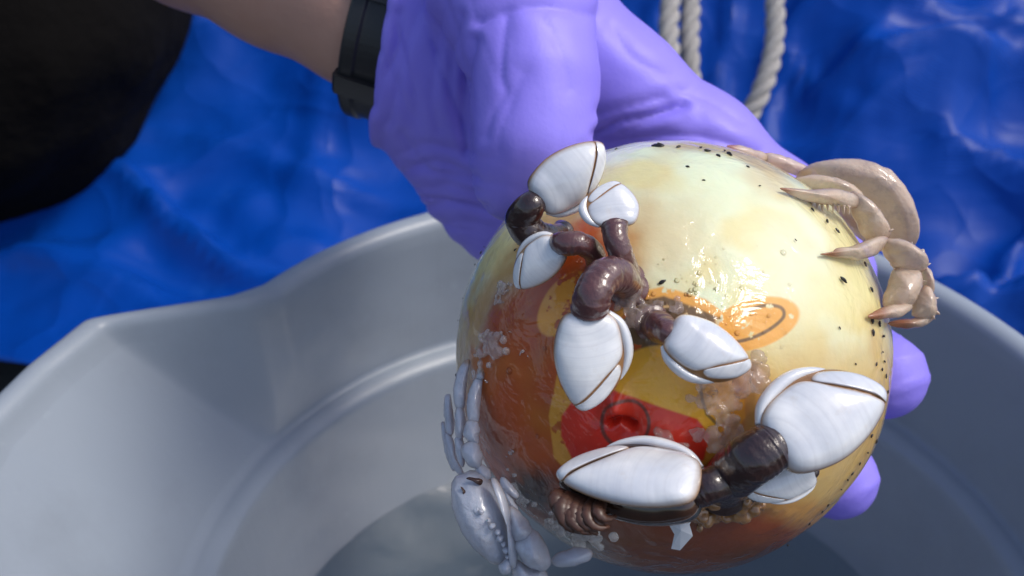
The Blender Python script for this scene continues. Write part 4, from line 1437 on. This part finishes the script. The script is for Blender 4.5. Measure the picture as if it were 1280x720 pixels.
# broken plate fragment hanging below the bottom barnacle
fr_px = [(846, 640), (868, 642), (862, 656), (866, 670), (850, 688), (839, 686), (843, 668), (835, 654)]
cc = np.mean(fr_px, 0)
fv, ff = [], []
n_ = len(fr_px)
for lay in (0.0075, 0.0066):
    fv.append(hit(cc[0], cc[1], lay + 0.0008))
    fv += [hit(x, y, lay) for x, y in fr_px]
for b in range(n_):
    b2_ = (b + 1) % n_
    ff += [(0, 1 + b2_, 1 + b), (n_ + 1, n_ + 2 + b, n_ + 2 + b2_), (1 + b, 1 + b2_, n_ + 2 + b2_, n_ + 2 + b)]
fo = mesh_obj('shell_fragment', fv, ff, M['plate'], smooth=False, attrs={'ring': np.full(len(fv), 0.5)})
tag(fo, 'small broken white shell flake hanging below the bottom barnacle', 'shell flake')

# specks
spk = [(822, 182, 15), (848, 183, 6), (884, 188, 7), (898, 194, 7), (912, 192, 8), (860, 208, 4), (935, 208, 4), (770, 186, 4), (876, 184, 5), (906, 188, 5),
       (1016, 262, 5), (1034, 276, 6), (1047, 288, 6), (1022, 250, 4), (1055, 350, 8), (1082, 330, 6), (1090, 362, 6), (1091, 400, 7), (1100, 405, 6), (1092, 416, 6),
       (1105, 420, 5), (1096, 455, 4), (1106, 452, 4), (1103, 462, 4), (1108, 470, 4), (1098, 520, 5), (1101, 508, 4), (1090, 545, 5), (1096, 552, 5), (1085, 566, 4),
       (1066, 592, 4), (1052, 612, 4), (1060, 600, 4), (1035, 632, 4), (1012, 655, 4), (985, 682, 5), (1104, 440, 3), (1110, 490, 4), (1075, 580, 4), (1028, 640, 4),
       (600, 315, 4), (604, 308, 3), (592, 330, 3), (575, 372, 3), (648, 305, 5), (652, 312, 4), (644, 312, 4), (828, 352, 6), (562, 470, 4), (570, 400, 3), (950, 232, 3),
       (1071, 310, 4), (990, 690, 3), (880, 225, 3), (995, 300, 3), (1050, 410, 3), (1070, 455, 3)]
smesh = []
for q in range(3):
    rs0 = np.random.default_rng(400 + q)
    Vs = []; Fs = []
    for a in range(6):
        t_ = math.pi * a / 5
        for b in range(8):
            p_ = 2 * math.pi * b / 8
            k_ = 1 + rs0.uniform(-0.25, 0.25)
            Vs.append((k_ * math.sin(t_) * math.cos(p_), 0.7 * k_ * math.sin(t_) * math.sin(p_), 0.5 * k_ * math.cos(t_)))
    for a in range(5):
        for b in range(8):
            Fs.append((a * 8 + b, (a + 1) * 8 + b, (a + 1) * 8 + (b + 1) % 8, a * 8 + (b + 1) % 8))
    me = bpy.data.meshes.new('speck'); me.from_pydata(Vs, [], Fs); me.materials.append(M['speck'])
    me.polygons.foreach_set('use_smooth', np.ones(len(me.polygons), bool))
    smesh.append(me)
for q, (x, y, r) in enumerate(spk):
    o = bpy.data.objects.new('speck', smesh[q % 3])
    COL.objects.link(o)
    c_ = hit(x, y, 0.0003)
    o.location = c_
    z_ = nrm(c_ - BALL)
    o.rotation_mode = 'QUATERNION'
    qt = Vector(z_).to_track_quat('Z', 'Y')
    o.rotation_quaternion = qt @ Matrix.Rotation(random.uniform(0, 6.28), 4, 'Z').to_quaternion()
    o.scale = [0.85 * r * k_ * BD / FPX for k_ in (random.uniform(0.6, 0.85), random.uniform(0.35, 0.55), 0.5)]
    if q == 0: tag(o, 'largest dark speck, a grey lump on the top edge of the ball', 'speck', 'dark specks on the ball')
    elif q == 14: tag(o, 'dark oval speck alone on the pale right side of the ball', 'speck', 'dark specks on the ball')
    elif q == 47: tag(o, 'dark reddish speck by the middle barnacle bases', 'speck', 'dark specks on the ball')
    else: tag(o, 'tiny dark speck of growth near the edge of the ball', 'speck', 'dark specks on the ball')

# water beads
rs0 = np.random.default_rng(500)
Vd, Fd = [], []
cnt = 0
for _ in range(170):
    if rs0.random() < 0.6: x, y = rs0.normal(850, 60), rs0.normal(375, 38)
    else: x, y = rs0.uniform(600, 1050), rs0.uniform(300, 680)
    if math.hypot(x - 836, y - 443) > 235: continue
    r = (0.6 + rs0.exponential(0.9)) * BD / FPX
    c_ = hit(x, y, 0.0)
    z_ = nrm(c_ - BALL); u_ = nrm(np.cross(z_, (0.1, 0.2, 0.9))); v2 = np.cross(z_, u_)
    base_i = len(Vd)
    for a in range(4):
        t_ = math.pi / 2 * (1 - a / 4)
        for b in range(8):
            p_ = 2 * math.pi * b / 8
            Vd.append(c_ + r * math.sin(t_) * (math.cos(p_) * u_ + math.sin(p_) * v2) + z_ * r * 0.55 * math.cos(t_))
    Vd.append(c_ + z_ * r * 0.55)
    for a in range(3):
        for b in range(8):
            Fd.append((base_i + a * 8 + b, base_i + a * 8 + (b + 1) % 8, base_i + (a + 1) * 8 + (b + 1) % 8, base_i + (a + 1) * 8 + b))
    for b in range(8):
        Fd.append((base_i + 24 + b, base_i + 24 + (b + 1) % 8, base_i + 32))
tag(mesh_obj('water_beads', Vd, Fd, M['drop']), 'tiny clear water beads scattered over the wet ball', 'water', kind='stuff')
